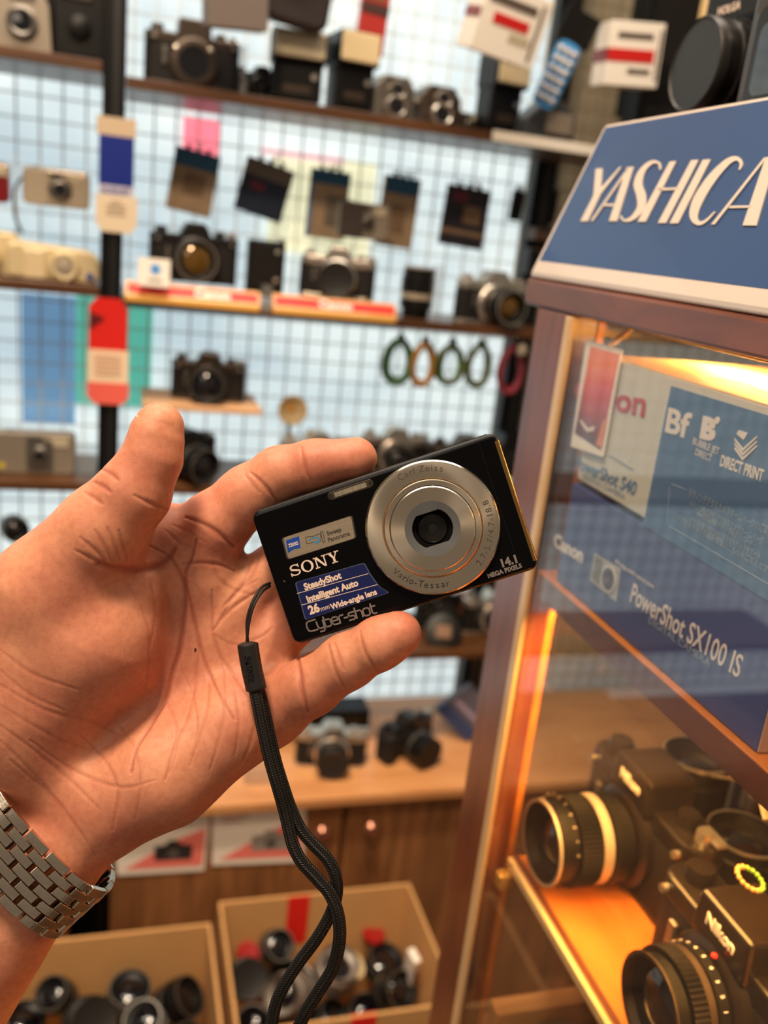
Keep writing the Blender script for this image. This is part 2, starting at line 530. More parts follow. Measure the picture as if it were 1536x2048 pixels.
leaflet([(425, 1618), (612, 1610), (606, 1722), (424, 1730)], 'white leaflet with red triangle and silver camera picture, right one', mat('print_silver', lin(150, 142, 134), 0.6))
leaflet([(225, 1640), (420, 1632), (408, 1740), (235, 1750)], 'white leaflet with red print and black camera picture, left one', mat('print_black', lin(48, 44, 44), 0.6))

# ---------------------------------------------------------------- builders for the goods
def lens_parts(t, c, r, L, axis, ring=chrome, glass=gdark, body=black, cap=None, hood=False, n=40, prof=None):
    """lens on an axis, front at distance L from c"""
    prof = prof or [(r * 0.80, 0), (r * 0.80, L * 0.12), (r * 0.97, L * 0.14), (r * 0.97, L * 0.34), (r * 0.90, L * 0.36), (r * 0.90, L * 0.46), (r, L * 0.48), (r, L * 0.80), (r * 0.93, L * 0.82), (r * 0.93, L), (r * 0.86, L), (r * 0.80, L * 0.86), (r * 0.62, L * 0.80)]
    if n > 60:
        prof = [(r * 0.84, 0), (r * 0.84, L * 0.10), (r * 0.99, L * 0.12), (r * 0.99, L * 0.30), (r * 0.94, L * 0.32), (r * 0.94, L * 0.47), (r, L * 0.48), (r, L * 0.74), (r * 0.955, L * 0.745), (r * 0.87, L * 0.75), (r * 0.87, L * 0.93), (r * 0.90, L * 0.94), (r * 0.90, L), (r * 0.84, L), (r * 0.79, L * 0.86), (r * 0.62, L * 0.80)]
    mb = MB(); mb.lathe(prof, n, axis, c, cap=False, rib=0.035, ribrange=(6, 7)); bar = mb.build('lens_barrel', body, t)
    mb = MB(); mb.lathe([(r * 0.985, L * 0.35), (r * 0.985, L * 0.47), (r * 0.9, L * 0.47)], n, axis, c, cap=False); mb.build('aperture_ring', ring, bar)
    if cap:
        mb = MB(); mb.lathe([(r * 0.98, L * 0.97), (r * 0.98, L * 1.06), (r * 0.94, L * 1.09), (r * 0.90, L * 1.07), (0, L * 1.07)], n, axis, c); mb.build('lens_cap', cap, t)
    else:
        mb = MB(); mb.lathe([(r * 0.64, L * 0.80), (r * 0.5, L * 0.87), (r * 0.3, L * 0.91), (0, L * 0.93)], n, axis, c, cap=False); mb.build('lens_glass', glass, bar)
        mb = MB(); mb.lathe([(r * 0.935, L * 0.98), (r * 0.935, L * 1.01), (r * 0.87, L * 1.01)], n, axis, c, cap=False); mb.build('front_rim', ring, bar)
    return bar

def slr(label, loc, rz=0.0, s=1.0, top=blackm, skin=blackl, lens='normal', ring=steelg, glass=gdark, lr=0.031, ll=0.042, name=None, group=None, prism='wedge', grip=False, tilt=0.0, cap=black, ln=40):
    """single-lens reflex: origin under the body, front to -Y"""
    t = thing('film_camera', label, 'camera', loc, (tilt, 0, rz), group)
    w = 0.140 * s; d = 0.034 * s
    n = 8
    poly = []
    for sx in (1, -1):
        for k in range(n + 1):
            a = math.radians(-90 + 180 * k / n) if sx == 1 else math.radians(90 + 180 * k / n)
            poly.append((sx * (w / 2 - d * 0.42) + d * 0.42 * math.cos(a) * 1.0, d / 2 * math.sin(a)))
    mb = MB(); mb.prism(poly, 0.006 * s, 0.058 * s, 'xy'); mb.build('body', skin, t, bevel=0.001 * s)
    mb = MB(); mb.prism([(x * 1.005, y * 1.02) for x, y in poly], 0, 0.0065 * s, 'xy'); mb.build('base_plate', top, t, bevel=0.001 * s)
    mb = MB(); mb.prism([(x * 1.005, y * 1.02) for x, y in poly], 0.058 * s, 0.073 * s, 'xy'); tp = mb.build('top_plate', top, t, bevel=0.0022 * s)
    # prism housing
    if prism == 'wedge':
        pr = [(-0.026, 0.066), (0.026, 0.066), (0.022, 0.080), (0.014, 0.092), (-0.014, 0.092), (-0.022, 0.080)]
    else:
        pr = [(-0.025, 0.066), (0.025, 0.066), (0.023, 0.094), (-0.023, 0.094)]
    mb = MB(); mb.prism([(x * s, z * s) for x, z in pr], -0.023 * s, 0.016 * s, 'xz'); ph = mb.build('prism_housing', top, t, bevel=0.0025 * s)
    if name:
        lettering(name, 0.0105 * s, white_p, ph, Matrix.Translation((0, -0.0233 * s, 0.0815 * s)) @ Matrix.Rotation(math.pi / 2, 4, 'X'), ext=0.0003, bold=0.0002, space=0.98)
    # controls
    for x, r, h, m in ((-0.052, 0.0095, 0.010, top), (0.040, 0.0085, 0.009, top), (0.058, 0.0055, 0.008, chrome)):
        mb = MB(); mb.lathe([(r * s, 0.073 * s), (r * s, (0.073 + h * 0.7) * s), (r * 0.9 * s, (0.073 + h) * s)], 28, 'z', (x * s, 0, 0), rib=0.06, ribrange=(0, 1)); mb.build('dial', m, t)
    mb = MB(); mb.box((0.060 * s, 0.006 * s, 0.0765 * s), (0.022 * s, 0.009 * s, 0.003 * s)); mb.build('advance_lever', chrome, t, bevel=0.001 * s)
    for sx in (-1, 1):
        mb = MB(); mb.cyl((sx * 0.058 * s, -d / 2, 0.064 * s), 0.003 * s, 0.004 * s, 'y', 12); mb.build('strap_lug', chrome, t)
    mb = MB(); mb.box((-0.042 * s, -d / 2 - 0.002 * s, 0.040 * s), (0.007 * s, 0.004 * s, 0.024 * s)); mb.build('self_timer_lever', steelg, t, bevel=0.001)
    if grip:
        mb = MB(); mb.prism([(x, z) for x, z in ((-0.074 * s, 0.003 * s), (-0.046 * s, 0.003 * s), (-0.046 * s, 0.066 * s), (-0.074 * s, 0.066 * s))], -0.034 * s, 0.010 * s, 'xz'); mb.build('hand_grip', skin, t, bevel=0.006 * s)
    # mount and lens
    c = (0, -d / 2, 0.036 * s)
    mb = MB(); mb.lathe([(0.036 * s, -0.001), (0.036 * s, 0.005 * s), (0.033 * s, 0.008 * s), (0.0285 * s, 0.009 * s), (0.0225 * s, 0.009 * s), (0.0225 * s, -0.001)], 40, 'y', c, cap=False)
    mb.build('lens_mount', top if lens != 'none' else bronze_pl, t)
    if lens == 'none':
        mb = MB(); mb.lathe([(0.0226 * s, 0.004 * s), (0, 0.003 * s)], 32, 'y', c, cap=False); mb.build('mirror_box', gdark, t)
        for a in (40, 150):
            mb = MB(); mb.lathe([(0.004 * s, 0.008 * s), (0.004 * s, 0.011 * s), (0, 0.012 * s)], 14, 'y', (0.030 * s * math.cos(math.radians(a)), c[1], c[2] + 0.030 * s * math.sin(math.radians(a)))); mb.build('mount_button', chrome, t)
    else:
        lens_parts(t, (0, c[1] - 0.006 * s, c[2]), lr * s, ll * s, 'y', ring, glass, cap=cap if lens == 'cap' else None, n=ln)
    return t

def compact(label, loc, rz=0.0, w=0.12, h=0.065, d=0.035, shell=greysh, lr=0.016, style='plain', group=None):
    t = thing('compact_film_camera', label, 'camera', loc, (0, 0, rz), group)
    pts = rrect(w / 2, h / 2, h * 0.16)
    mb = MB(); mb.prism([(x, z + h / 2) for x, z in pts], -d / 2, d / 2, 'xz'); mb.build('body', shell, t, bevel=0.003, seg=3)
    mb = MB(); mb.lathe([(lr * 1.25, 0), (lr * 1.25, 0.003), (lr, 0.006), (lr, 0.010), (lr * 0.7, 0.011), (lr * 0.62, 0.008)], 32, 'y', (w * 0.06, -d / 2, h * 0.48), cap=False); lb = mb.build('lens_barrel', steelg if style != 'cream' else shell, t)
    mb = MB(); mb.lathe([(lr * 0.66, 0.007), (0, 0.0085)], 28, 'y', (w * 0.06, -d / 2, h * 0.48), cap=False); mb.build('lens_glass', gdark, lb)
    mb = MB(); mb.box((w * 0.30, -d / 2 - 0.0008, h * 0.80), (w * 0.22, 0.002, h * 0.22)); mb.build('flash_window', fres, t, bevel=0.0008)
    mb = MB(); mb.box((0.0, -d / 2 - 0.0008, h * 0.86), (w * 0.20, 0.002, h * 0.13)); mb.build('viewfinder', gdark, t, bevel=0.0008)
    mb = MB(); mb.cyl((-w * 0.3, 0, h - 0.001), 0.006, 0.003); mb.build('shutter_button', steelg, t)
    if style == 'slide':
        mb = MB(); mb.prism([(x * 0.36 - w * 0.30, z * 0.96 + h / 2) for x, z in pts], -d / 2 - 0.004, -d / 2 + 0.002, 'xz'); mb.build('sliding_cover', champagne, t, bevel=0.001)
    if style == 'square':
        mb = MB(); mb.prism([(w * 0.06 + x, h * 0.48 + z) for x, z in rrect(w * 0.16, h * 0.36, 0.003)], -d / 2 - 0.004, -d / 2 + 0.001, 'xz'); mb.build('lens_surround', steelg, t, bevel=0.001)
        mb = MB(); mb.cyl((-w * 0.40, -d / 2, h * 0.2), 0.006, 0.0006, 'y'); mb.build('yellow_dot', mat('yellow_mark', lin(206, 180, 60), 0.5), t)
    return t

def flash_unit(label, loc, rz=0.0, w=0.072, h=0.115, d=0.06, head=fres, group='electronic flash units on the top shelf', tilt=0.0):
    t = thing('flash_unit', label, 'flash', loc, (tilt, 0, rz), group)
    mb = MB(); mb.box((0, 0, h * 0.30 + 0.004), (w * 0.9, d * 0.8, h * 0.56)); mb.build('body', black, t, bevel=0.005, seg=3)
    mb = MB(); mb.box((0, -d * 0.1, h * 0.78), (w, d, h * 0.42)); hd = mb.build('head', black, t, bevel=0.005, seg=3)
    mb = MB(); mb.box((0, -d * 0.6 - 0.001, h * 0.79), (w * 0.92, 0.006, h * 0.36)); mb.build('fresnel_window', head, hd, bevel=0.003)
    mb = MB(); mb.box((0, 0, 0.004), (w * 0.4, d * 0.4, 0.008)); mb.build('hot_shoe_foot', steelg, t, bevel=0.001)
    mb = MB(); mb.cyl((w * 0.30, -d * 0.4, h * 0.40), 0.005, 0.002, 'y'); mb.build('sensor', chrome, t)
    mb = MB(); mb.box((0, -d * 0.4 - 0.0006, h * 0.22), (w * 0.5, 0.0012, h * 0.10)); mb.build('badge', bronze_pl, t)
    return t

def spare_lens(label, loc, rz=0.0, r=0.033, h=0.075, ring=steelg, rot=None, group=None, hood=False, glass=gdark, cap=None, cat='lens', name='camera_lens', body=black):
    t = thing(name, label, cat, loc, rot or (0, 0, rz), group)
    lens_parts(t, (0, 0, 0), r, h, 'z', ring, glass, body=body, cap=cap)
    mb = MB(); mb.lathe([(r * 0.74, -0.004), (r * 0.78, 0.002), (r * 0.4, 0.002)], 32, 'z'); mb.build('rear_cap', black, t)
    if hood:
        mb = MB(); mb.lathe([(r * 0.94, h * 0.9), (r * 1.12, h * 1.35), (r * 1.08, h * 1.35), (r * 0.9, h * 0.9)], 36, 'z', cap=False); mb.build('lens_hood', black, t)
    return t
def S(px, py, y): return on_y(px, py, y)

# ---------------------------------------------------------------- top shelf
def place_x(px, py, y=1.57): return on_y(px, py, y).x
slr('black lensless film camera with bare bronze mount on the top shelf', (place_x(383, 165, 1.56), 1.56, ZS1), 0.05, 1.03, top=bronze_pl, lens='none', prism='flat')
slr('black camera body, small and plain, beside the lensless camera', (place_x(520, 178, 1.61), 1.61, ZS1), 0.2, 0.62, lens='normal', ll=0.02, lr=0.02)
mb = MB(); mb.box((0, 0, 0.033), (0.008, 0.02, 0.072)); tag(mb.build('plastic_tag', clear_acr, loc=(place_x(484, 180, 1.53), 1.53, ZS1)), 'clear narrow plastic price stand beside lensless black camera', 'price stand')
flash_unit('large electronic flash with wide cream window, leftmost of the flashes', (place_x(590, 190), 1.57, ZS1), -0.10, 0.088, 0.108, 0.07)
flash_unit('electronic flash with cream tilted head, middle one on top shelf', (place_x(695, 205), 1.57, ZS1), 0.12, 0.070, 0.120, 0.07, head=cream)
flash_unit('electronic flash under the hanging white box, rightmost of the flashes', (place_x(995, 250), 1.58, ZS1), 0.15, 0.066, 0.132, 0.07, head=cream)
def tlr(label, px, py, w, h, body, y=1.57):
    t = thing('twin_lens_camera', label, 'camera', (place_x(px, py, y), y, ZS1), (0, 0, 0.1))
    mb = MB(); mb.prism([(-w / 2, 0), (w / 2, 0), (w / 2, h * 0.72), (w * 0.30, h), (-w * 0.30, h), (-w / 2, h * 0.72)], -w * 0.4, w * 0.4, 'xz'); mb.build('body', body, t, bevel=0.003)
    for z, r in ((h * 0.30, w * 0.26), (h * 0.66, w * 0.2)):
        mb = MB(); mb.lathe([(r, 0), (r, 0.010), (r * 0.85, 0.013), (r * 0.7, 0.010)], 28, 'y', (0, -w * 0.4, z), cap=False); lb = mb.build('lens_ring', chrome if body is not black else steelg, t)
        mb = MB(); mb.lathe([(r * 0.72, 0.010), (0, 0.012)], 24, 'y', (0, -w * 0.4, z), cap=False); mb.build('lens_glass', gdark, lb)
    for sx in (-1, 1):
        mb = MB(); mb.lathe([(w * 0.14, 0), (w * 0.14, w * 0.12)], 20, 'x', (sx * (w / 2) - (w * 0.12 if sx < 0 else 0), 0, h * 0.55)); mb.build('focus_knob', chrome, t)
    mb = MB(); mb.box((0, -w * 0.4 - 0.001, h * 0.88), (w * 0.4, 0.002, h * 0.08)); mb.build('name_plate', bronze_pl, t)
tlr('small chrome and black camera with domed top on the top shelf', 776, 225, 0.070, 0.066, steelg)
tlr('square dark grey box camera, second right of tilted-head flash', 866, 238, 0.072, 0.062, bronze_pl)
compact('tiny dark camera wedged between box camera and right-hand flash', (place_x(928, 245, 1.60), 1.60, ZS1), 0.0, 0.036, 0.034, 0.03, bronze_pl, 0.006)
# big grey-fronted bellows camera and black case camera, left of the post
t = thing('folding_camera', 'black folding camera with grey lens standard, top left corner', 'camera', (place_x(52, 118, 1.57), 1.57, ZS1L))
mb = MB(); mb.box((0, 0.01, 0.06), (0.10, 0.06, 0.12)); mb.build('body', black, t, bevel=0.004)
mb = MB()
for k in range(6): mb.box((0, -0.022 - 0.004 * k, 0.045), (0.066 - 0.003 * (k % 2), 0.0035, 0.066 - 0.003 * (k % 2)))
mb.build('bellows', blackl, t)
mb = MB(); mb.prism([(-0.040, 0.002), (0.040, 0.002), (0.036, 0.062), (0.026, 0.082), (-0.026, 0.082), (-0.036, 0.062)], -0.050, -0.046, 'xz'); fs_ = mb.build('lens_standard', greysh, t, bevel=0.0012)
mb = MB(); mb.lathe([(0.021, 0), (0.021, 0.008), (0.017, 0.010), (0.013, 0.008)], 28, 'y', (0, -0.050, 0.036), cap=False); mb.build('shutter_ring', steelg, fs_)
mb = MB(); mb.lathe([(0.0135, 0.007), (0, 0.009)], 24, 'y', (0, -0.050, 0.036), cap=False); mb.build('lens_glass', gdark, fs_)
for k in range(3):
    mb = MB(); mb.box((0, -0.051, 0.066 + 0.005 * k), (0.036, 0.002, 0.0018)); mb.build('scale_plate', bronze_pl, fs_)
t = thing('instant_camera', 'tall black box camera beside the post, top left', 'camera', (place_x(160, 135, 1.57), 1.57, ZS1L))
mb = MB(); mb.box((0, 0, 0.058), (0.074, 0.06, 0.108)); mb.build('body', black, t, bevel=0.004)
mb = MB(); mb.box((-0.004, -0.0315, 0.084), (0.044, 0.004, 0.008)); mb.build('window_strip', bronze_pl, t, bevel=0.001)
mb = MB(); mb.lathe([(0.016, 0), (0.016, 0.006), (0.012, 0.008)], 28, 'y', (0, -0.030, 0.045)); mb.build('lens_ring', black, t)
mb = MB(); mb.cyl((0, -0.01, 0), 0.012, 0.004); mb.build('tripod_foot', bronze_pl, t)
mb = MB(); mb.box((0, 0, 0.118), (0.064, 0.05, 0.012)); mb.build('top_cover', champagne, t, bevel=0.002)
# white paper strip along the shelf edge
a = S(985, 272, 1.497); b = S(1195, 300, 1.497)
mb = MB(); mb.box((0, 0, 0), (b.x - a.x, 0.001, 0.016)); tag(mb.build('price_strip', paper, loc=((a.x + b.x) / 2, 1.497, E0 + 0.180)), 'white printed paper strip on the edge of the top shelf', 'label')

def carton(label, px, py, y, w, h, d, rot, faces, name='film_box', cat='box', group=None, m=paper, z=None):
    c = on_y(px, py, y)
    if z is not None: c.z = z
    t = thing(name, label, cat, c, rot, group)
    mb = MB(); mb.box((0, 0, 0), (w, d, h)); mb.build('carton', m, t, bevel=0.0012)
    for f in faces:
        x0, z0, x1, z1, fm = f[:5]
        mb = MB(); mb.box(((x0 + x1) / 2 * w, -d / 2 - 0.0006, (z0 + z1) / 2 * h), ((x1 - x0) * w, 0.0012, (z1 - z0) * h)); mb.build(f[5] if len(f) > 5 else 'printed_panel', fm, t)
        if len(f) > 6:   # the band runs on round the left side, in a shaded red
            mb = MB(); mb.box((-w / 2 - 0.0006, 0, (z0 + z1) / 2 * h), (0.0012, d, (z1 - z0) * h)); mb.build('side_band', f[6], t)
    return t
redband = mat('box_red_band', lin(206, 32, 28), 0.4)
redband_shaded = mat('box_red_band_shaded', lin(130, 34, 34), 0.5)  # shade of the turned side put into a darker copy of the band red
greycard = mat('grey_card', lin(120, 108, 100), 0.6)
darkprint = mat('dark_print', lin(90, 76, 68), 0.6)
c1 = carton('white box with red band hanging above the rightmost flash', 1008, 48, 1.42, 0.104, 0.094, 0.08, (0.22, 0.16, -0.02),
       [(-0.3, -0.05, 0.25, 0.10, redband, 'red_band', redband_shaded), (-0.42, 0.22, 0.3, 0.34, darkprint, 'print_lines'), (0.0, -0.22, 0.32, -0.10, fres, 'silver_seal'), (0.36, -0.4, 0.40, 0.4, darkprint, 'print_lines')])
c2 = carton('white box with red band beside the black lens, hanging on beige wall', 1254, 112, 1.46, 0.088, 0.092, 0.07, (0.10, -0.06, -0.15),
       [(-0.5, -0.12, 0.36, 0.08, redband, 'red_band', redband_shaded), (-0.36, 0.24, 0.3, 0.33, darkprint, 'print_lines'), (-0.1, -0.30, 0.32, -0.22, darkprint, 'print_lines'), (0.42, -0.4, 0.46, 0.4, darkprint, 'print_lines')])
carton('grey card box hanging at the top edge above lensless camera', 470, 12, 1.45, 0.085, 0.06, 0.05, (0.1, -0.08, 0.1), [(-0.4, 0.42, 0.4, 0.5, cream, 'cream_lid')], m=greycard)
carton('red and black film pack hanging at the top, right of centre', 748, 22, 1.60, 0.048, 0.13, 0.012, (0.0, 0.06, 0.1),
       [(-0.5, 0.30, 0.5, 0.46, mat('pack_brown', lin(70, 40, 32), 0.5), 'brown_band'), (-0.5, -0.05, 0.5, 0.08, mat('pack_brown', lin(70, 40, 32), 0.5), 'brown_band'), (-0.4, 0.12, 0.3, 0.2, mat('pack_green', lin(110, 96, 60), 0.5), 'green_print')], m=mat('pack_red', lin(176, 44, 36), 0.45), name='film_pack', cat='film pack')
# dark pouch with purple strap
t = thing('camera_pouch', 'dark leather pouch with lilac strap hanging above left flash', 'pouch', S(597, -8, 1.50), (0.1, 0.1, 0))
mb = MB(); mb.prism([(x, z) for x, z in rrect(0.048, 0.042, 0.016)], -0.022, 0.022, 'xz'); mb.build('pouch_body', mat('pouch_leather', lin(44, 36, 34), 0.5), t, bevel=0.008, seg=3)
mb = MB(); mb.tube(bezier([(-0.045, -0.01, 0.03), (-0.02, -0.03, 0.02), (0.015, -0.03, 0.035), (0.045, -0.015, 0.06)], 6), 0.011, 10, flat=0.3); mb.build('strap', mat('lilac_strap', lin(110, 108, 140), 0.5), t)
mb = MB()
for k in range(5): mb.lathe([(0, -0.006), (0.006, 0), (0, 0.006)], 12, 'z', (-0.048 + 0.003 * math.sin(k), -0.026, 0.04 - 0.017 * k))
mb.build('chain_beads', mat('copper_bead', lin(180, 130, 110), 0.25, 0.8), t)
mb = MB(); mb.prism([(-0.052, 0.0), (-0.040, 0.0), (-0.042, 0.06), (-0.054, 0.06)], -0.03, -0.028, 'xz'); mb.build('red_tab', mat('dark_red', lin(90, 12, 16), 0.5), t)

# grey camera with bright window, blister pack beside it
t = thing('bridge_camera', 'grey camera with light front window, right end of the top shelf', 'camera', (place_x(1085, 268, 1.56), 1.56, ZS1), (0, 0, 0.1))
mb = MB(); mb.prism([(-0.055, 0), (0.045, 0), (0.045, 0.045), (0.02, 0.068), (-0.012, 0.068), (-0.055, 0.03)], -0.03, 0.03, 'xz'); mb.build('body', mat('slate_shell', lin(70, 72, 74), 0.4), t, bevel=0.006, seg=3)
mb = MB(); mb.box((0.012, -0.032, 0.030), (0.052, 0.006, 0.034)); mb.build('front_window', greysh, t, bevel=0.003)
mb = MB(); mb.box((0.012, -0.033, 0.006), (0.06, 0.004, 0.007)); mb.build('lower_trim', black, t, bevel=0.001)
t = thing('blister_pack', 'blue and white blister pack of pellets, top right of shelf', 'packet', S(1112, 150, 1.50), (0.1, 0.32, -0.15))
mb = MB(); mb.prism(rrect(0.020, 0.052, 0.012), -0.002, 0.002, 'xy' if False else 'xz'); mb.build('card', mat('blister_blue', lin(70, 150, 215), 0.4), t)
bm_ = None
for r_ in range(6):
    for c_ in range(3):
        mb = MB(); mb.lathe([(0.0052, 0), (0.005, 0.002), (0.0032, 0.0042), (0, 0.005)], 14, 'y', (-0.012 + 0.012 * c_, -0.002, -0.038 + 0.0152 * r_), cap=False)
        mb.build('pellet', mat('blister_white', lin(228, 216, 200), 0.3, coat=0.4), t)
mb = MB(); mb.box((0, 0.001, 0.075), (0.06, 0.003, 0.05)); mb.build('backing', black, t)

# ---------------------------------------------------------------- second shelf
t = compact('champagne compact with sliding cover hanging left of the blue tag', S(114, 414, 1.60), 0.0, 0.100, 0.055, 0.03, champagne, 0.014, 'slide')
for ch in t.children:
    pass
mb = MB(); mb.tube(bezier([(-0.050, 0.0, 0.04), (-0.062, -0.004, 0.02), (-0.062, -0.004, -0.02), (-0.052, 0, -0.045)], 6), 0.0022, 8); mb.build('hand_strap', black, t)
t = compact('red and silver compact camera at the left edge of picture', S(-35, 402, 1.58), 0.0, 0.080, 0.058, 0.03, mat('red_shell', lin(120, 10, 14), 0.3, coat=0.4), 0.012)
mb = MB(); mb.box((0, -0.0004, 0.047), (0.081, 0.031, 0.018)); mb.build('silver_band', champagne, t, bevel=0.002)
# cream camera lying on the left shelf
t = thing('long_compact_camera', 'cream and gold long camera with strap lying on left shelf', 'camera', (place_x(118, 548, 1.55), 1.55, ZS2L), (0, 0, 0.05))
mb = MB(); mb.prism([(-0.075, 0.002), (0.055, 0.0), (0.062, 0.012), (0.060, 0.040), (0.045, 0.050), (-0.060, 0.056), (-0.075, 0.052)], -0.028, 0.028, 'xz'); mb.build('body', creamsh, t, bevel=0.006, seg=3)
mb = MB(); mb.box((-0.035, -0.030, 0.024), (0.032, 0.006, 0.044)); mb.build('grip_panel', cream, t, bevel=0.003)
mb = MB(); mb.lathe([(0.023, 0), (0.023, 0.006), (0.019, 0.010), (0.014, 0.009)], 30, 'y', (0.008, -0.027, 0.024), cap=False); mb.build('lens_ring', creamsh, t)
mb = MB(); mb.lathe([(0.0145, 0.008), (0, 0.010)], 24, 'y', (0.008, -0.027, 0.024), cap=False); mb.build('lens_cover', champagne, t)
mb = MB(); mb.cyl((0.046, -0.029, 0.012), 0.006, 0.002, 'y'); mb.build('blue_dial', mat('blue_dial', lin(60, 84, 140), 0.4), t)
mb = MB(); mb.tube(bezier([(0.062, -0.01, 0.03), (0.078, -0.02, 0.018), (0.070, -0.03, 0.004)], 6), 0.0014, 8); mb.build('strap_loop', chrome, t)
t = thing('zoom_compact_camera', 'cream zoom compact at the left edge, beside the long camera', 'camera', (place_x(2, 545, 1.56), 1.56, ZS2L))
mb = MB(); mb.prism(rrect(0.05, 0.033, 0.014), -0.026, 0.026, 'xz', Matrix.Translation((-0.022, 0, 0.033))); mb.build('body', creamsh, t, bevel=0.005, seg=3)
mb = MB(); mb.lathe([(0.024, 0), (0.024, 0.018), (0.020, 0.022), (0.012, 0.020)], 30, 'y', (-0.02, -0.026, 0.030)); mb.build('lens_barrel', cream, t)
# tags hanging on the post
def strip_tag(label, px, parts, y=1.492, name='hang_tag'):
    """vertical tag on the post; parts as (py0, py1, halfwidth px, material, name, corner)"""
    c = S(px, (parts[0][0] + parts[-1][1]) / 2, y)
    t = thing(name, label, 'tag', c, (0, 0, 0))
    for i, (y0, y1, hw, m, nm, cut) in enumerate(parts):
        a = S(px - hw, y0, y); b = S(px + hw, y1, y); w = width_at(y, px, y0, hw)
        z0 = a.z - c.z; z1 = b.z - c.z; z0 = S(px, y0, y).z - c.z; z1 = S(px, y1, y).z - c.z
        cx = (S(px, y0, y).x + S(px, y1, y).x) / 2 - c.x
        k = cut
        if k == 'top': pl = [(cx - w, z1), (cx + w, z1), (cx + w, z0 - w * 0.5), (cx + w * 0.6, z0), (cx - w * 0.6, z0), (cx - w, z0 - w * 0.5)]
        elif k == 'bottom': pl = [(cx - w * 0.7, z1), (cx + w * 0.7, z1), (cx + w, z1 + w * 0.4), (cx + w, z0), (cx - w, z0), (cx - w, z1 + w * 0.4)]
        else: pl = [(cx - w, z1), (cx + w, z1), (cx + w, z0), (cx - w, z0)]
        mb = MB(); mb.prism(pl, -0.0012 - 0.0004 * i, 0, 'xz'); mb.build(nm, m, t)
    return t, c
bluep = mat('tag_blue', (0.002, 0.018, 0.22), 0.4)
tt, cc = strip_tag('blue and cream tag with pointed foot hanging on black post', 233, [(235, 272, 38, mat('tag_cream', lin(206, 182, 150), 0.6), 'cream_top', None), (272, 372, 34, bluep, 'blue_panel', None), (372, 392, 34, mat('tag_white', lin(210, 205, 215), 0.6), 'white_band', None), (392, 465, 40, mat('tag_cream2', lin(232, 212, 180), 0.6), 'cream_foot', 'bottom')])
q = S(231, 382, 1.489) - cc
lettering('AUGUST', 0.011, bluep, tt, Matrix.Translation((q.x, -0.0035, q.z)) @ Matrix.Rotation(math.pi / 2, 4, 'X'), bold=0.0002, name='print_lines')
mb = MB()
for k, (yy, w) in enumerate(((404, 0.016), (412, 0.03), (420, 0.026), (428, 0.03))):
    q = S(232, yy, 1.489) - cc; mb.box((q.x, -0.0032, q.z), (w, 0.0006, 0.0012))
mb.build('print_lines', mat('tag_print', lin(150, 128, 104), 0.6), tt)
tt, cc = strip_tag('bright red tag with cream label hanging on black post', 216, [(596, 700, 37, mat('tag_red', lin(222, 34, 26), 0.35, coat=0.3), 'red_top', 'top'), (700, 765, 39, mat('tag_label', lin(238, 210, 176), 0.6), 'cream_label', None), (765, 808, 40, mat('tag_coral', lin(232, 98, 84), 0.5), 'coral_foot', 'bottom')])
mb = MB()
for k in range(5):
    q = S(216, 712 + 9 * k, 1.489) - cc; mb.box((q.x, -0.0032, q.z), (0.040, 0.0006, 0.0012))
mb.build('print_lines', mat('tag_print2', lin(200, 140, 120), 0.6), tt)
q = S(196, 640, 1.489) - cc
mb = MB(); mb.prism([(q.x - 0.012, q.z - 0.014), (q.x + 0.010, q.z + 0.004), (q.x - 0.012, q.z + 0.012)], -0.0032, -0.0026, 'xz'); mb.build('dark_mark', mat('tag_dark', lin(90, 10, 10), 0.5), tt)

slr('black film camera with silver-rimmed amber lens on the yellow rail', (place_x(385, 560, 1.56), 1.56, ZS2 + 0.026), 0.04, 1.02, lens='normal', ring=chrome, glass=gamber, lr=0.034, ll=0.032, top=blackm, cap=None)
t = thing('roll_film_box', 'tall black film back box right of the amber-lens camera', 'camera back', (place_x(528, 560, 1.57), 1.57, ZS2 + 0.012), (0, 0, -0.08))
mb = MB(); mb.box((0, 0, 0.046), (0.062, 0.05, 0.092)); mb.build('body', black, t, bevel=0.003)
mb = MB(); mb.box((0.0, -0.026, 0.05), (0.05, 0.002, 0.07)); mb.build('front_panel', blackm, t, bevel=0.001)
for z in (0.03, 0.075):
    mb = MB(); mb.lathe([(0.004, 0), (0.004, 0.002), (0, 0.003)], 12, 'y', (0.018, -0.027, z)); mb.build('rivet', chrome, t)
mb = MB(); mb.box((0.026, 0, 0.094), (0.008, 0.04, 0.004)); mb.build('latch', steelg, t)
slr('silver film camera wearing a round black lens cap, on right rail', (place_x(672, 582, 1.57), 1.57, ZS2 + 0.020), -0.25, 0.94, top=chrome, lens='cap', lr=0.033, ll=0.030, prism='wedge', cap=mat('cap_black', (0.014, 0.013, 0.012), 0.42))
spare_lens('black zoom lens standing upright at the end of the rail', (place_x(830, 625, 1.56), 1.56, ZS2 + 0.004), 0, 0.030, 0.082, ring=champagne)
slr('silver and black film camera with wide open lens, end of second shelf', (place_x(975, 648, 1.56), 1.56, ZS2), 0.12, 1.02, top=chrome, lens='normal', ring=chrome, lr=0.031, ll=0.055, glass=gamber)
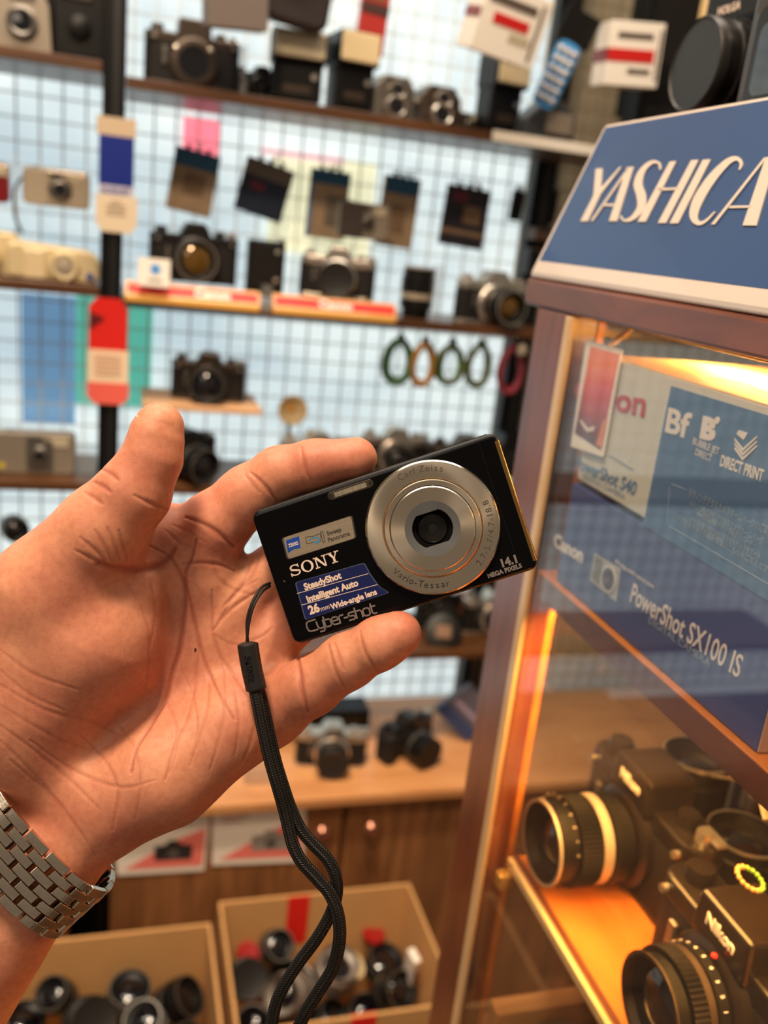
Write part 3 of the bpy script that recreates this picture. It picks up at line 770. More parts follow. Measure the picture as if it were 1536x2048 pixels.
# rails
def rail(px0, px1, py0, py1, label, whole):
    y = 1.488
    a = S(px0, py0, y); b = S(px1, py1, y); w = b.x - a.x
    t = thing('shelf_rail', label, 'rail', ((a.x + b.x) / 2, y, ZS2 - 0.006), (0, 0, 0), 'red and yellow camera rails on the shelf')
    mb = MB(); mb.prism([(-0.004, 0), (0.03, 0), (0.03, 0.029), (0.010, 0.029), (-0.004, 0.009)], -w / 2, w / 2, 'yz'); mb.build('rail_body', mat('rail_yellow', lin(240, 178, 92), 0.35, coat=0.3), t)
    n = Vector((0, -0.819, 0.573))
    Mr = frame((0, 0.003 + 0.0006 * n.y, 0.019 + 0.0006 * n.z), (1, 0, 0), (0, 0.573, 0.819))
    mb = MB(); mb.prism([(-w * 0.485, -0.0085), (w * 0.485, -0.0085), (w * 0.485, 0.0085), (-w * 0.485, 0.0085)], 0, 0.0004, 'xy', Mr); mb.build('red_stripe', redc, t)
    lettering('Canon', 0.021, mat('rail_white', lin(255, 236, 220), 0.5), t, Mr @ Matrix.Translation((w * 0.14 if whole else 0, 0, 0.0009)), ext=0.0003, bold=0.0009, name='lettering')
rail(250, 520, 600, 600, 'yellow rail with red stripe, left of the two', True)
rail(545, 793, 620, 620, 'yellow rail with red stripe, right of the two', False)
t = thing('price_stand', 'small cream card with a blue round logo before camera', 'price stand', S(308, 545, 1.478), (-0.12, 0, 0))
mb = MB(); mb.box((0, 0, 0), (0.048, 0.002, 0.042)); mb.build('card', paper, t)
mb = MB(); mb.cyl((0.002, -0.001, 0.005), 0.008, 0.0006, 'y'); mb.build('blue_logo', mat('logo_blue', lin(80, 150, 215), 0.5), t)
mb = MB(); mb.box((0.002, -0.0012, -0.012), (0.022, 0.0006, 0.003)); mb.build('print_lines', darkprint, t)
mb = MB(); mb.box((0, 0, 0.02), (0.016, 0.012, 0.042)); tag(mb.build('plastic_tag', clear_acr, loc=(S(533, 590, 1.482).x, 1.482, ZS2 - 0.004)), 'clear plastic clip between the two yellow rails', 'price stand')
mb = MB(); mb.box((0, 0, 0.045), (0.016, 0.016, 0.100)); tag(mb.build('plastic_tag', clear_acr, loc=(S(868, 630, 1.52).x, 1.52, ZS2)), 'clear tall plastic stand between zoom lens and silver camera', 'price stand')

# packets hanging on the grid
def packet(label, px, py, w, h, rot, cols, hooks=True, y=1.694):
    t = thing('hanging_packet', label, 'packet', S(px, py, y), (0.0, rot, 0.0), 'packets hanging on the wire grid')
    w *= 1.14
    mb = MB(); mb.box((0, 0, 0), (w, 0.006, h)); mb.build('card', cols[0], t, bevel=0.001)
    for (x0, z0, x1, z1, m, nm) in cols[1:]:
        mb = MB(); mb.box(((x0 + x1) / 2 * w, -0.0036, (z0 + z1) / 2 * h), ((x1 - x0) * w, 0.0012, (z1 - z0) * h)); mb.build(nm, m, t)
    if hooks:
        mb = MB(); mb.tube(bezier([(0, 0.02, h / 2 + 0.006), (0, -0.03, h / 2 + 0.002), (0, -0.045, h / 2 + 0.012)], 5), 0.0016, 8); mb.build('hook', chrome, t)
        mb = MB()
        for sx in (-1, 0, 1): mb.box((sx * w * 0.22, 0, h / 2 + 0.003), (w * 0.1, 0.006, 0.010))
        mb.build('hanger_tabs', cols[1][4] if len(cols) > 1 else cols[0], t)
tealh = mat('packet_teal', lin(0, 92, 132), 0.4, coat=0.3)
brownp = mat('packet_brown', lin(150, 120, 92), 0.6, noise=60, dark=0.7)
tanp = mat('packet_tan', lin(186, 158, 126), 0.6, noise=50, dark=0.8)
darkp = mat('packet_dark', lin(46, 42, 52), 0.45, noise=40, dark=0.5)
navyp = mat('packet_navy', lin(30, 46, 72), 0.45, noise=40, dark=0.6)
greyp = mat('packet_grey', lin(130, 118, 104), 0.5, noise=30, dark=0.7)
packet('teal-topped brown packet hanging left, above the amber-lens camera', 386, 365, 0.068, 0.104, 0.14, [tanp, (-0.5, 0.22, 0.5, 0.5, tealh, 'teal_header'), (-0.2, -0.2, 0.25, 0.15, brownp, 'brown_print')])
packet('dark navy packet hanging tilted above the black film back', 528, 380, 0.076, 0.092, 0.22, [navyp, (-0.5, 0.2, 0.5, 0.5, greyp, 'grey_header'), (-0.3, -0.05, 0.0, 0.1, mat('packet_red', lin(120, 40, 60), 0.5), 'red_print'), (-0.5, -0.5, 0.5, -0.3, navyp, 'navy_foot')])
packet('tall teal-topped grey packet above the capped silver camera', 655, 410, 0.064, 0.118, 0.03, [tanp, (-0.5, 0.30, 0.5, 0.5, tealh, 'teal_header'), (-0.05, -0.3, 0.5, 0.15, greyp, 'grey_print'), (-0.5, -0.5, -0.4, 0.3, mat('packet_blue', lin(110, 140, 190), 0.5), 'blue_edge')])
packet('teal-topped tan packet with printed portrait-shaped oval, third', 796, 425, 0.062, 0.124, 0.05, [tanp, (-0.45, 0.26, 0.45, 0.5, tealh, 'teal_header'), (-0.2, -0.3, 0.2, 0.1, brownp, 'oval_print')])
packet('dark purple square packet hanging right of teal-topped ones', 929, 435, 0.078, 0.108, 0.06, [darkp, (-0.35, 0.25, 0.0, 0.40, mat('packet_red', lin(120, 40, 60), 0.5), 'red_print'), (-0.5, -0.30, 0.5, -0.22, brownp, 'brown_line'), (-0.05, -0.1, 0.35, 0.2, brownp, 'round_print')])
packet('small black packet hanging alone near the right post', 1033, 412, 0.022, 0.055, 0.05, [black, (-0.5, 0.4, 0.5, 0.5, black, 'header')])
packet('black packet hanging in front of the right black post', 1092, 412, 0.040, 0.058, 0.03, [black, (-0.5, 0.4, 0.5, 0.5, darkp, 'header')])
# strapped compact hanging between two packets
t = compact('dark compact with silver face hanging between the teal-topped packets', S(722, 478, 1.60), 0.0, 0.088, 0.060, 0.03, greysh, 0.010)
mb = MB(); mb.box((-0.024, -0.017, 0.030), (0.042, 0.006, 0.060)); mb.build('sliding_cover', mat('slide_dark', lin(72, 62, 56), 0.4, 0.3), t, bevel=0.002)
# black things on a small ledge beyond the right post
carton('black flat box standing beyond the right post, lower', 1085, 525, 1.64, 0.075, 0.05, 0.04, (0, 0, 0), [(-0.5, 0.4, 0.5, 0.5, bronze_pl, 'edge')], m=black, name='accessory_box')
carton('brown flat box resting above the black box near post', 1092, 470, 1.64, 0.060, 0.022, 0.04, (0, 0, 0), [(-0.5, 0.2, 0.5, 0.5, bronze_pl, 'edge')], m=mat('brown_box', lin(84, 58, 40), 0.5), name='accessory_box')

# coiled coloured straps hanging from the second shelf
def coil(px, py, col, col2, label, sc=1.0, z=0.034):
    t = thing('coiled_strap', label, 'strap', S(px, py, 1.53), (0, 0, 0.15), 'coiled wrist straps hanging under the shelf')
    rnd = random.Random(px)
    mats = [mat('cord_' + col[0], col[1], 0.6), mat('cord_' + col2[0], col2[1], 0.6)]
    for k in range(5):
        rx, rz_ = 0.0225 * sc + rnd.uniform(-0.006, 0.004), z * sc + rnd.uniform(-0.004, 0.003)
        y0 = (k - 2) * 0.0055
        pts = [(rx * math.cos(a) + y0 * 0.6, y0 + 0.003 * math.sin(2 * a), rz_ * math.sin(a)) for a in [2 * math.pi * i / 28 for i in range(28)]]
        mb = MB(); mb.tube(pts, 0.0034 if k else 0.006, 8, closed=True); mb.build('cord_loop', mats[0 if k < 3 else 1], t)
    mb = MB(); mb.box((0, 0, z * sc + 0.006), (0.012, 0.010, 0.014)); mb.build('clasp', black, t, bevel=0.002)
    mb = MB(); mb.tube([(0, 0, z * sc + 0.01), (0, 0, z * sc + 0.03)], 0.0012, 6); mb.build('hook', chrome, t)
G1 = ('green', lin(58, 92, 60)); OC = ('ochre', lin(160, 112, 40)); OL = ('olive', lin(70, 82, 34)); PK = ('pink', lin(190, 120, 130)); MR = ('maroon', lin(128, 36, 50)); LG = ('pale_green', lin(130, 190, 150))
coil(797, 722, G1, LG, 'green coiled strap, leftmost under the second shelf', 1.02)
coil(846, 728, OC, ('yellow', lin(200, 160, 60)), 'ochre yellow coiled strap, second from left under shelf', 1.05)
coil(900, 728, OL, LG, 'olive green coiled strap, middle of the row under shelf', 1.0)
coil(957, 730, OL, PK, 'olive and pink coiled strap, fourth under the shelf', 1.0)
coil(1022, 738, MR, MR, 'maroon coiled strap beside the wooden cabinet corner', 1.15)
mb = MB(); mb.lathe([(0, -0.012), (0.009, -0.006), (0.009, 0.006), (0, 0.012)], 16, 'z'); tag(mb.build('bead_charm', champagne, loc=S(1044, 700, 1.50)), 'small gold bead charm hanging above the maroon strap', 'charm')

# ---------------------------------------------------------------- bracket board and third shelf
a = S(285, 798, 1.52); b = S(522, 818, 1.52)
mb = MB(); mb.box((0, 0.06, 0), (b.x - a.x, 0.15, 0.010))
bo = tag(mb.build('bracket_board', mat('pale_board', lin(206, 160, 118), 0.6, noise=20, dark=0.9), bevel=0.001, loc=((a.x + b.x) / 2, 1.52, E0 - 0.305)), 'short pale bracket board holding a single camera', 'shelf')
slr('black film camera alone on the short bracket board above thumb', (place_x(415, 800, 1.57), 1.57, E0 - 0.2995), -0.12, 0.90, top=bronze_pl, lens='normal', lr=0.034, ll=0.040, ring=steelg)
compact('grey compact camera with square lens surround, left of the thumb', (place_x(72, 952, 1.56), 1.56, ZS3), 0.0, 0.128, 0.070, 0.035, greysh, 0.013, 'square')
mb = MB(); mb.box((0, 0, 0.024), (0.032, 0.03, 0.048)); tag(mb.build('acrylic_block', clear_acr, loc=(place_x(173, 960, 1.55), 1.55, ZS3), bevel=0.001), 'clear acrylic block between grey compact and post', 'display block')
slr('black film camera with large lens directly behind the thumb', (place_x(362, 965, 1.56), 1.56, ZS3), 0.55, 0.95, grip=True, lr=0.034, ll=0.05)
slr('silver-topped camera behind the index finger, left of row', (place_x(632, 905, 1.57), 1.57, ZS3), 0.05, 1.0, top=chrome, lens='normal', ll=0.04)
slr('silver camera with black body behind the index fingertip', (place_x(785, 925, 1.64), 1.64, ZS3), -0.05, 1.0, top=chrome, lens='normal', lr=0.030, ll=0.045)
slr('dark film camera behind the compact camera top edge', (place_x(930, 905, 1.58), 1.58, ZS3), 0.0, 1.04, top=bronze_pl, lens='normal', ll=0.05, ring=champagne)
t = thing('flash_reflector', 'cream and amber flash bowl standing behind the camera row', 'reflector', (S(580, 830, 1.64).x, 1.64, E0 - 0.35), (0, 0, 0))
mb = MB(); mb.lathe([(0.004, 0), (0.012, 0.006), (0.024, 0.018), (0.028, 0.024), (0.026, 0.024), (0.012, 0.008)], 30, 'y', (0, 0, 0.03), cap=False); mb.build('bowl', cream, t)
mb = MB(); mb.lathe([(0, 0.02), (0.006, 0.012), (0.006, 0.004)], 16, 'y', (0, 0, 0.03), cap=False); mb.build('bulb', mat('amber_bulb', lin(240, 180, 90), 0.2), t)
mb = MB(); mb.box((0, 0.004, -0.028), (0.008, 0.006, 0.11)); mb.build('stem', steelg, t)
carton('black camera case at the right end of the third shelf', 1022, 868, 1.60, 0.05, 0.10, 0.06, (0, 0, 0), [(-0.4, -0.2, 0.4, 0.2, blackm, 'pocket')], m=black, name='camera_case', cat='case', z=ZS3 + 0.05)
carton('small white box beneath black case, beside the cabinet post', 1022, 925, 1.52, 0.05, 0.024, 0.03, (0, 0, 0), [(-0.4, -0.2, 0.4, 0.2, greycard, 'print_lines')], name='film_box', z=ZS3 + 0.012)
# things low at far left, under the third shelf
spare_lens('dark lens lying at left edge below the third shelf', (S(25, 1088, 1.55).x, 1.55, E0 - 0.53), 0, 0.022, 0.04, rot=(1.5, 0, 0.3))

# ---------------------------------------------------------------- fourth shelf, right of the hand
t = thing('lens_filter', 'round black lens cap with brown tape on the lower shelf', 'lens cap', (place_x(885, 1268, 1.55), 1.55, ZS4 + 0.018), (1.0, 0, -0.3))
mb = MB(); mb.lathe([(0.036, 0.0), (0.038, 0.008), (0.036, 0.016), (0.030, 0.018), (0, 0.017)], 40, 'z'); mb.build('cap', black, t)
mb = MB(); mb.box((0, 0, 0.0185), (0.030, 0.026, 0.001)); mb.build('brown_tape', mat('tape_brown', lin(120, 84, 54), 0.4), t)
slr('black film camera with brown lens behind the taped cap', (place_x(880, 1235, 1.63), 1.63, ZS4), 0.1, 0.85, lr=0.03, ll=0.03)
slr('silver-topped film camera beside cabinet post on lower shelf', (place_x(978, 1262, 1.60), 1.60, ZS4), 0.1, 1.0, top=chrome, lens='normal', ll=0.03)
carton('brown leather case upright between lower-shelf cameras', 930, 1232, 1.62, 0.03, 0.07, 0.04, (0, 0.1, 0), [(-0.4, -0.1, 0.4, 0.0, bronze_pl, 'strap')], m=mat('tan_leather', lin(160, 92, 50), 0.5), name='leather_case', cat='case', z=ZS4 + 0.036)

# ---------------------------------------------------------------- on the counter
slr('silver camera with round black cap on the counter, left of strap', (S(668, 1520, 1.47).x, 1.50, ZC), -0.15, 1.0, top=chrome, lens='cap', lr=0.032, ll=0.035, cap=mat('cap_black', (0.014, 0.013, 0.012), 0.42))
slr('black autofocus camera with grip and black lens on the counter', (S(818, 1490, 1.50).x, 1.53, ZC), 0.42, 0.96, grip=True, lens='cap', lr=0.034, ll=0.055, cap=black, prism='wedge')
carton('grey and blue box leaning beside cabinet post on counter', 932, 1450, 1.55, 0.10, 0.095, 0.02, (0.20, 0.72, -0.3), [(-0.5, -0.5, 0.5, -0.15, mat('box_blue', lin(40, 70, 120), 0.5), 'blue_band'), (-0.4, 0.0, 0.4, 0.1, mat('box_lilac', lin(170, 160, 190), 0.5), 'lilac_band')], m=mat('box_slate', lin(96, 98, 116), 0.5), name='camera_box', z=ZC + 0.073)
carton('white card box standing at counter end by the cabinet', 963, 1435, 1.62, 0.045, 0.10, 0.03, (0, 0, 0.2), [(-0.3, 0.1, 0.3, 0.2, cream, 'print_lines')], name='film_box')
mb = MB(); mb.box((0, 0, 0.03), (0.05, 0.03, 0.06)); tag(mb.build('plastic_tag', clear_acr, loc=(S(515, 1560, 1.46).x, 1.46, ZC), bevel=0.001), 'clear acrylic stand on the counter beside the palm edge', 'price stand')
carton('black case lying at the counter back, below the grid', 640, 1432, 1.64, 0.20, 0.05, 0.06, (0, 0, 0), [(-0.4, -0.2, 0.4, 0.2, blackm, 'lid')], m=black, name='camera_case', cat='case', z=ZC + 0.025)

# ---------------------------------------------------------------- cardboard boxes of lenses
mb = MB(); mb.box((0.15, 1.19, 0.075), (1.2, 0.40, 0.15)); tag(mb.build('platform', doorw, bevel=0.002), 'low wooden platform under the two cardboard boxes', 'platform')
def carton_open(label, x0, x1, y0, y1, zt, h, tape=True):
    t = thing('cardboard_box', label, 'box', ((x0 + x1) / 2, (y0 + y1) / 2, zt - h))
    w, d = x1 - x0, y1 - y0; th = 0.006
    for nm, c, s in (('bottom', (0, 0, 0.003), (w, d, 0.006)), ('side_panel', (0, -d / 2 + th / 2, h / 2), (w, th, h)), ('side_panel', (0, d / 2 - th / 2, h / 2), (w, th, h)), ('side_panel', (-w / 2 + th / 2, 0, h / 2), (th, d - 2 * th, h)), ('side_panel', (w / 2 - th / 2, 0, h / 2), (th, d - 2 * th, h))):
        mb = MB(); mb.box(c, s); mb.build(nm, card, t, bevel=0.0015)
    if tape:
        for yy, x in ((d / 2 - th - 0.0006, -0.035), (-d / 2 + th + 0.0006, 0.02)):
            mb = MB(); mb.box((x, yy, h - 0.055), (0.042, 0.0012, 0.11)); mb.build('red_tape', redc, t, label='glossy red tape')
        mb = MB(); mb.box((0.02, -d / 2 - 0.0006, h - 0.05), (0.042, 0.0012, 0.10)); mb.build('red_tape', redc, t)
    return t
ZB = E0 - 1.2
carton_open('right cardboard box with red tape full of assorted lenses', 0.190, 0.562, 1.085, 1.378, ZB, 0.29)
carton_open('left cardboard box of black lenses behind the forearm', -0.215, 0.172, 1.075, 1.328, ZB, 0.29, False)
def toss(specs, grp, x0, x1, y0, y1):
    P = [on_z(a[0], a[1], E0 + a[2]) for a in specs]
    R = [max(a[3], a[4] * 0.55) * 1.12 for a in specs]
    for it in range(200):
        for i in range(len(P)):
            for j in range(i):
                d = P[i] - P[j]; l = d.length + 1e-6; need = R[i] + R[j]
                if l < need:
                    k = d * ((need - l) / l * 0.5); P[i] = P[i] + k; P[j] = P[j] - k
        for i, p in enumerate(P):
            m = math.hypot(specs[i][3], specs[i][4] * 0.5) + 0.009
            p.x = min(max(p.x, x0 + m), x1 - m); p.y = min(max(p.y, y0 + m), y1 - m); p.z = min(max(p.z, E0 - 1.46), E0 - 1.275)
    for p, (px, py, zz, r, h, rx, ry, rz, kind, lab) in zip(P, specs):
        kw = dict(group=grp)
        ring, cap, glass, body = steelg, None, gdark, black
        if kind == 'cap': cap = mat('cap_black', (0.014, 0.013, 0.012), 0.42)
        if kind == 'silver': ring = chrome
        if kind == 'white': body = cream; ring = cream
        if kind == 'grey': body = mat('lens_grey', lin(140, 130, 122), 0.4, 0.2); ring = steelg
        e = Euler((rx, ry, rz)); q = p - e.to_matrix() @ Vector((0, 0, h * 0.5))
        spare_lens(lab, q, 0, r, h, ring=ring, rot=(rx, ry, rz), glass=glass, cap=cap, body=body, **kw)
LB = 'loose lenses in the left cardboard box'; RB = 'loose lenses in the right cardboard box'
toss([
 (128, 1960, -1.30, 0.030, 0.055, 0.5, -0.4, 0, 'open', 'black lens tilted up at back left of left box'),
 (85, 2010, -1.31, 0.036, 0.050, 0.15, 0.25, 0, 'silver', 'silver and black lens nearest the forearm in left box'),
 (190, 1965, -1.31, 0.030, 0.045, -0.5, 0.3, 0, 'open', 'black lens behind the flat-capped one in left box'),
 (195, 2020, -1.30, 0.040, 0.045, 0.75, 0.55, 0, 'cap', 'flat black capped lens leaning in middle of left box'),
 (268, 1965, -1.31, 0.038, 0.050, 0.2, 0.05, 0, 'open', 'upright black lens with reflecting glass in left box'),
 (345, 1975, -1.31, 0.038, 0.060, 0.3, 0.8, 0, 'open', 'black lens lying on side at right of left box'),
 (310, 2045, -1.30, 0.034, 0.045, 0.4, -0.3, 0, 'silver', 'chrome lens at the front of left box'),
 (385, 2035, -1.31, 0.036, 0.060, 0.5, 0.5, 0, 'open', 'black lens in front right corner of left box'),
 (250, 2050, -1.33, 0.034, 0.050, 0.1, -0.2, 0, 'open', 'black lens half buried at front of left box')], LB, -0.215, 0.172, 1.075, 1.328)
toss([
 (555, 1880, -1.33, 0.052, 0.045, 0.35, -0.2, 0, 'open', 'large black lens hood standing at back of right box'),
 (540, 1925, -1.30, 0.030, 0.040, 0.7, 0.4, 0, 'silver', 'silver ringed lens in front of the large hood'),
 (505, 1960, -1.31, 0.036, 0.030, 0.9, 0.1, 0, 'cap', 'black capped lens at left side of right box'),
 (700, 1905, -1.33, 0.036, 0.060, 0.2, 0.35, 0, 'white', 'cream white lens barrel in middle of right box'),
 (585, 1990, -1.31, 0.036, 0.085, 0.4, -0.9, 0.3, 'grey', 'mottled grey lens lying behind the strap in right box'),
 (690, 1965, -1.33, 0.040, 0.060, 0.25, 0.25, 0, 'grey', 'grey speckled lens below the white one in right box'),
 (775, 1905, -1.34, 0.038, 0.045, 0.2, 0.2, 0, 'open', 'black lens at the back right of right box'),
 (762, 1985, -1.34, 0.036, 0.060, 0.7, 0.5, 0, 'open', 'black lens lying at right side of right box'),
 (510, 2020, -1.34, 0.034, 0.060, 0.6, -0.4, 0, 'open', 'black lens at the front left of right box'),
 (650, 2020, -1.35, 0.034, 0.060, 0.3, 0.5, 0, 'open', 'black lens low at the front of right box'),
 (730, 2000, -1.36, 0.034, 0.060, 0.6, 0.1, 0, 'open', 'black lens near the front wall of right box')], RB, 0.190, 0.562, 1.085, 1.378)
carton('narrow white carton standing inside right box', 823, 1940, 1.25, 0.014, 0.09, 0.03, (0.2, -0.1, 0.2), [(-0.3, -0.2, 0.3, 0.2, greycard, 'print_lines')], name='film_box', z=None)
for px, py, lab in ((495, 1910, 'red plastic disc lying at left of right box'), (745, 1870, 'red plastic disc behind the white lens')):
    p = on_z(px, py, E0 - 1.31); mb = MB(); mb.lathe([(0.022, 0), (0.023, 0.008), (0.020, 0.012), (0, 0.011)], 28, 'z'); tag(mb.build('red_plastic_disc', mat('dark_red_cap', lin(150, 18, 14), 0.4), loc=p, rot=(0.4, 0.2, 0)), lab, 'plastic disc')
# ---------------------------------------------------------------- glazed display cabinet on the right
VX0 = 0.25
YF, YN, XR = 0.535, -0.12, 0.66
vit = thing('display_cabinet', 'wooden glass display cabinet on the right, camera boxes and cameras inside', 'cabinet', (0.455, 0.2, 0))
def vb(name, x0, x1, y0, y1, z0, z1, m, bevel=0.0012, parent=None, label=None):
    """box given by world limits, z relative to eye height"""
    c = ((x0 + x1) / 2 - 0.455, (y0 + y1) / 2 - 0.2, (z0 + z1) / 2 + E0)
    mb = MB(); mb.box((0, 0, 0), (x1 - x0, y1 - y0, z1 - z0))
    o = mb.build(name, m, parent or vit, bevel=bevel, label=label); o.location = c
    return o
vb('top_board', VX0 - 0.001, XR, YN, YF + 0.018, -0.031, -0.0145, mahog, 0.002)
vb('post', VX0, VX0 + 0.022, 0.491, YF - 0.002, -1.65, -0.031, mahogv, 0.0015)
vb('post', XR - 0.022, XR, 0.491, YF - 0.002, -1.65, -0.031, mahogv, 0.0015)
vb('post_lit_face', VX0 + 0.0225, VX0 + 0.028, 0.493, 0.505, -0.9, -0.032, vshelf, 0.0005)  # post's inner face in shelf orange: the lamp's glow put into its colour
vb('glass_bead', VX0 - 0.0015, VX0 + 0.002, 0.4815, 0.4900, -0.62, -0.032, mat('bead_cream', lin(214, 176, 128), 0.3, coat=0.5), 0.0008, label='cream glazing bead')
vb('side_pane', VX0 + 0.001, VX0 + 0.004, YN, 0.4815, -0.62, -0.032, pane, 0, label='clear dusty side glass')
vb('end_pane', VX0 + 0.024, XR - 0.024, 0.516, 0.519, -0.62, -0.032, pane, 0)
vb('back_panel', XR - 0.006, XR, YN, 0.49, -0.62, -0.032, mat('cabinet_back', lin(96, 66, 44), 0.6, noise=8), 0)
vb('upper_shelf', VX0 + 0.0052, XR - 0.008, YN, 0.485, -0.2045, -0.190, vshelf, 0.0008)
vb('shelf_lip', VX0 + 0.0042, VX0 + 0.0050, YN, 0.480, -0.2045, -0.1905, mahog, 0)
vb('lower_shelf', 0.2705, XR - 0.008, YN, 0.480, -0.418, -0.404, vshelf, 0.0008)
vb('lower_shelf_edge', 0.2665, 0.2704, YN, 0.480, -0.411, -0.4045, mat('edge_strip', lin(232, 206, 150), 0.25, coat=0.6), 0.0006, label='pale shelf edge strip')
vb('lower_shelf_lip', 0.2706, 0.2745, YN, 0.480, -0.4038, -0.4030, mahog, 0)
vb('bottom_board', VX0 + 0.002, XR - 0.008, YN, 0.49, -0.64, -0.62, mahog)
vb('base_panel', VX0 + 0.003, XR - 0.008, YN, 0.488, -1.60, -0.64, doorw)
vb('bottom_liner', VX0 + 0.006, XR - 0.010, YN, 0.488, -0.619, -0.612, vshelf)
for y in (0.470,):
    vb('shelf_bracket', 0.258, 0.2700, 0.4700, 0.4795, -0.425, -0.4125, mat('brass_clip', lin(230, 196, 120), 0.25, 0.8), 0.002)

def on_face(px, py, X):
    p = on_x(px, py, X); return p.y, p.z
def xM(y, z, X, ang=0.0):
    M = Matrix(((0, 0, -1), (-1, 0, 0), (0, 1, 0))).to_4x4(); M.translation = (X, y, z)
    return M @ Matrix.Rotation(ang, 4, 'Z')
def vtext(s, pL, pR, h, X, m, parent, org, bold=0.0, shear=0.0, name='lettering'):
    """line of print on a face x = X, between two pixels (middle of its ends); h is the letter size"""
    yl, zl = on_face(*pL, X); yr, zr = on_face(*pR, X)
    o = lettering(s, h, m, parent, Matrix.Identity(4), bold=bold, shear=shear, name=name)
    xs = [v.co.x for v in o.data.vertices]; w0 = max(xs) - min(xs); cx = (max(xs) + min(xs)) / 2
    k = math.hypot(yl - yr, zl - zr) / w0
    M = xM((yl + yr) / 2, (zl + zr) / 2, X, math.atan2(zr - zl, yl - yr)) @ Matrix.Diagonal((k, 1, 1, 1)) @ Matrix.Translation((-cx, 0, 0))
    o.data.transform(Matrix.Translation(-org) @ M)
    return o
def vpoly(name, pts, X, m, parent, org, t=0.0003):
    q = [on_face(*p, X) for p in pts]
    mb = MB(); mb.prism([(y - org.y, z - org.z) for y, z in q], X - t - org.x, X - org.x, 'yz'); return mb.build(name, m, parent)
def vrect(name, y0, y1, z0, z1, X, m, parent, org, t=0.0003):
    mb = MB(); mb.prism([(y0 - org.y, z0 + E0 - org.z), (y1 - org.y, z0 + E0 - org.z), (y1 - org.y, z1 + E0 - org.z), (y0 - org.y, z1 + E0 - org.z)], X - t - org.x, X - org.x, 'yz'); return mb.build(name, m, parent)

# the two cartons
XB = 0.2590
off_white = mat('carton_white', lin(206, 204, 192), 0.5)
blue_b = mat('carton_blue', lin(62, 104, 152), 0.42, noise=6, dark=0.8)
navy_b = mat('carton_navy', lin(58, 74, 138), 0.55, noise=7, dark=0.75)
yel_b = mat('carton_top_yellow', lin(250, 214, 130), 0.5)
ink_red = mat('ink_red', lin(190, 40, 44), 0.5)
ink_blue = mat('ink_blue', lin(78, 120, 160), 0.5)
ink_w = mat('ink_white', lin(232, 222, 214), 0.5)
ink_g = mat('ink_greyblue', lin(140, 160, 180), 0.5)
def vcarton(label, y0, y1, z0, z1, d, m):
    t = thing('camera_box', label, 'box', (XB + d / 2, (y0 + y1) / 2, E0 + z0))
    mb = MB(); mb.box((0, 0, (z1 - z0) / 2), (d, y1 - y0, z1 - z0)); mb.build('carton', m, t, bevel=0.0008)
    return t, Vector(t.location)
b1, o1 = vcarton('white and blue camera carton on top, red portrait card leaning on it', 0.205, 0.4625, -0.1232, -0.0500, 0.12, off_white)
ybl = on_face(1315, 900, XB)[0]
vpoly('blue_panel', [(1343, 772), (1560, 838), (1560, 1216), (1287, 1050)], XB - 0.0001, blue_b, b1, o1)
mb = MB(); mb.box((0, 0, 0.0732 + 0.0003), (0.119, 0.256, 0.0006)); mb.build('yellow_lid', yel_b, b1)
mb = MB()
for (x, y, a, l) in ((-0.03, 0.03, 0.2, 0.05), (-0.01, -0.02, -0.1, 0.06), (0.02, -0.06, 0.3, 0.05), (-0.04, -0.07, 0.1, 0.04)):
    mb.tube(bezier([(x - 0.008, y + l / 2, 0.0738), (x + 0.004, y + l / 4, 0.0738), (x - 0.004, y - l / 4, 0.0738), (x + 0.006, y - l / 2, 0.0738)], 5), 0.0016, 6, flat=0.2)
mb.build('orange_script', mat('ink_orange', lin(226, 120, 50), 0.5), b1)
vtext('Canon', (1150, 782), (1292, 812), 0.0185, XB - 0.0003, ink_red, b1, o1, bold=0.0005)
vtext('PowerShot S40', (1152, 925), (1272, 980), 0.0105, XB - 0.0003, ink_blue, b1, o1, bold=0.0002, shear=0.15)
vtext('DIGITAL CAMERA', (1166, 952), (1250, 994), 0.0042, XB - 0.0003, ink_g, b1, o1)
vpoly('rule', [(1218, 908), (1267, 938), (1267, 940), (1218, 910)], XB - 0.0002, ink_g, b1, o1)
vtext('Bf', (1333, 842), (1380, 856), 0.0165, XB - 0.0006, ink_w, b1, o1, bold=0.0005)
vtext('B', (1402, 856), (1432, 864), 0.0130, XB - 0.0006, ink_w, b1, o1, bold=0.0009)
yy, zz = on_face(1437, 841, XB); mb = MB(); mb.lathe([(0.0017, 0), (0.0017, 0.0004)], 16, 'x', (XB - 0.0009 - o1.x, yy - o1.y, zz - o1.z)); mb.build('icon_dot', ink_w, b1)
vtext('BUBBLE JET', (1386, 882), (1438, 904), 0.0046, XB - 0.0006, ink_w, b1, o1)
vtext('DIRECT', (1391, 904), (1423, 918), 0.0046, XB - 0.0006, ink_w, b1, o1)
for k in range(3):
    d = k * 9
    vpoly('print_icon', [(1470 + 0, 876 + d), (1486, 897 + d), (1514, 872 + d), (1514, 876 + d), (1486, 903 + d), (1470, 881 + d)], XB - 0.0006, ink_w, b1, o1)
vpoly('print_icon', [(1478, 860), (1496, 866), (1488, 880), (1474, 868)], XB - 0.0005, ink_w, b1, o1)
vtext('DIRECT PRINT', (1441, 922), (1526, 953), 0.0070, XB - 0.0006, ink_w, b1, o1, bold=0.0002)
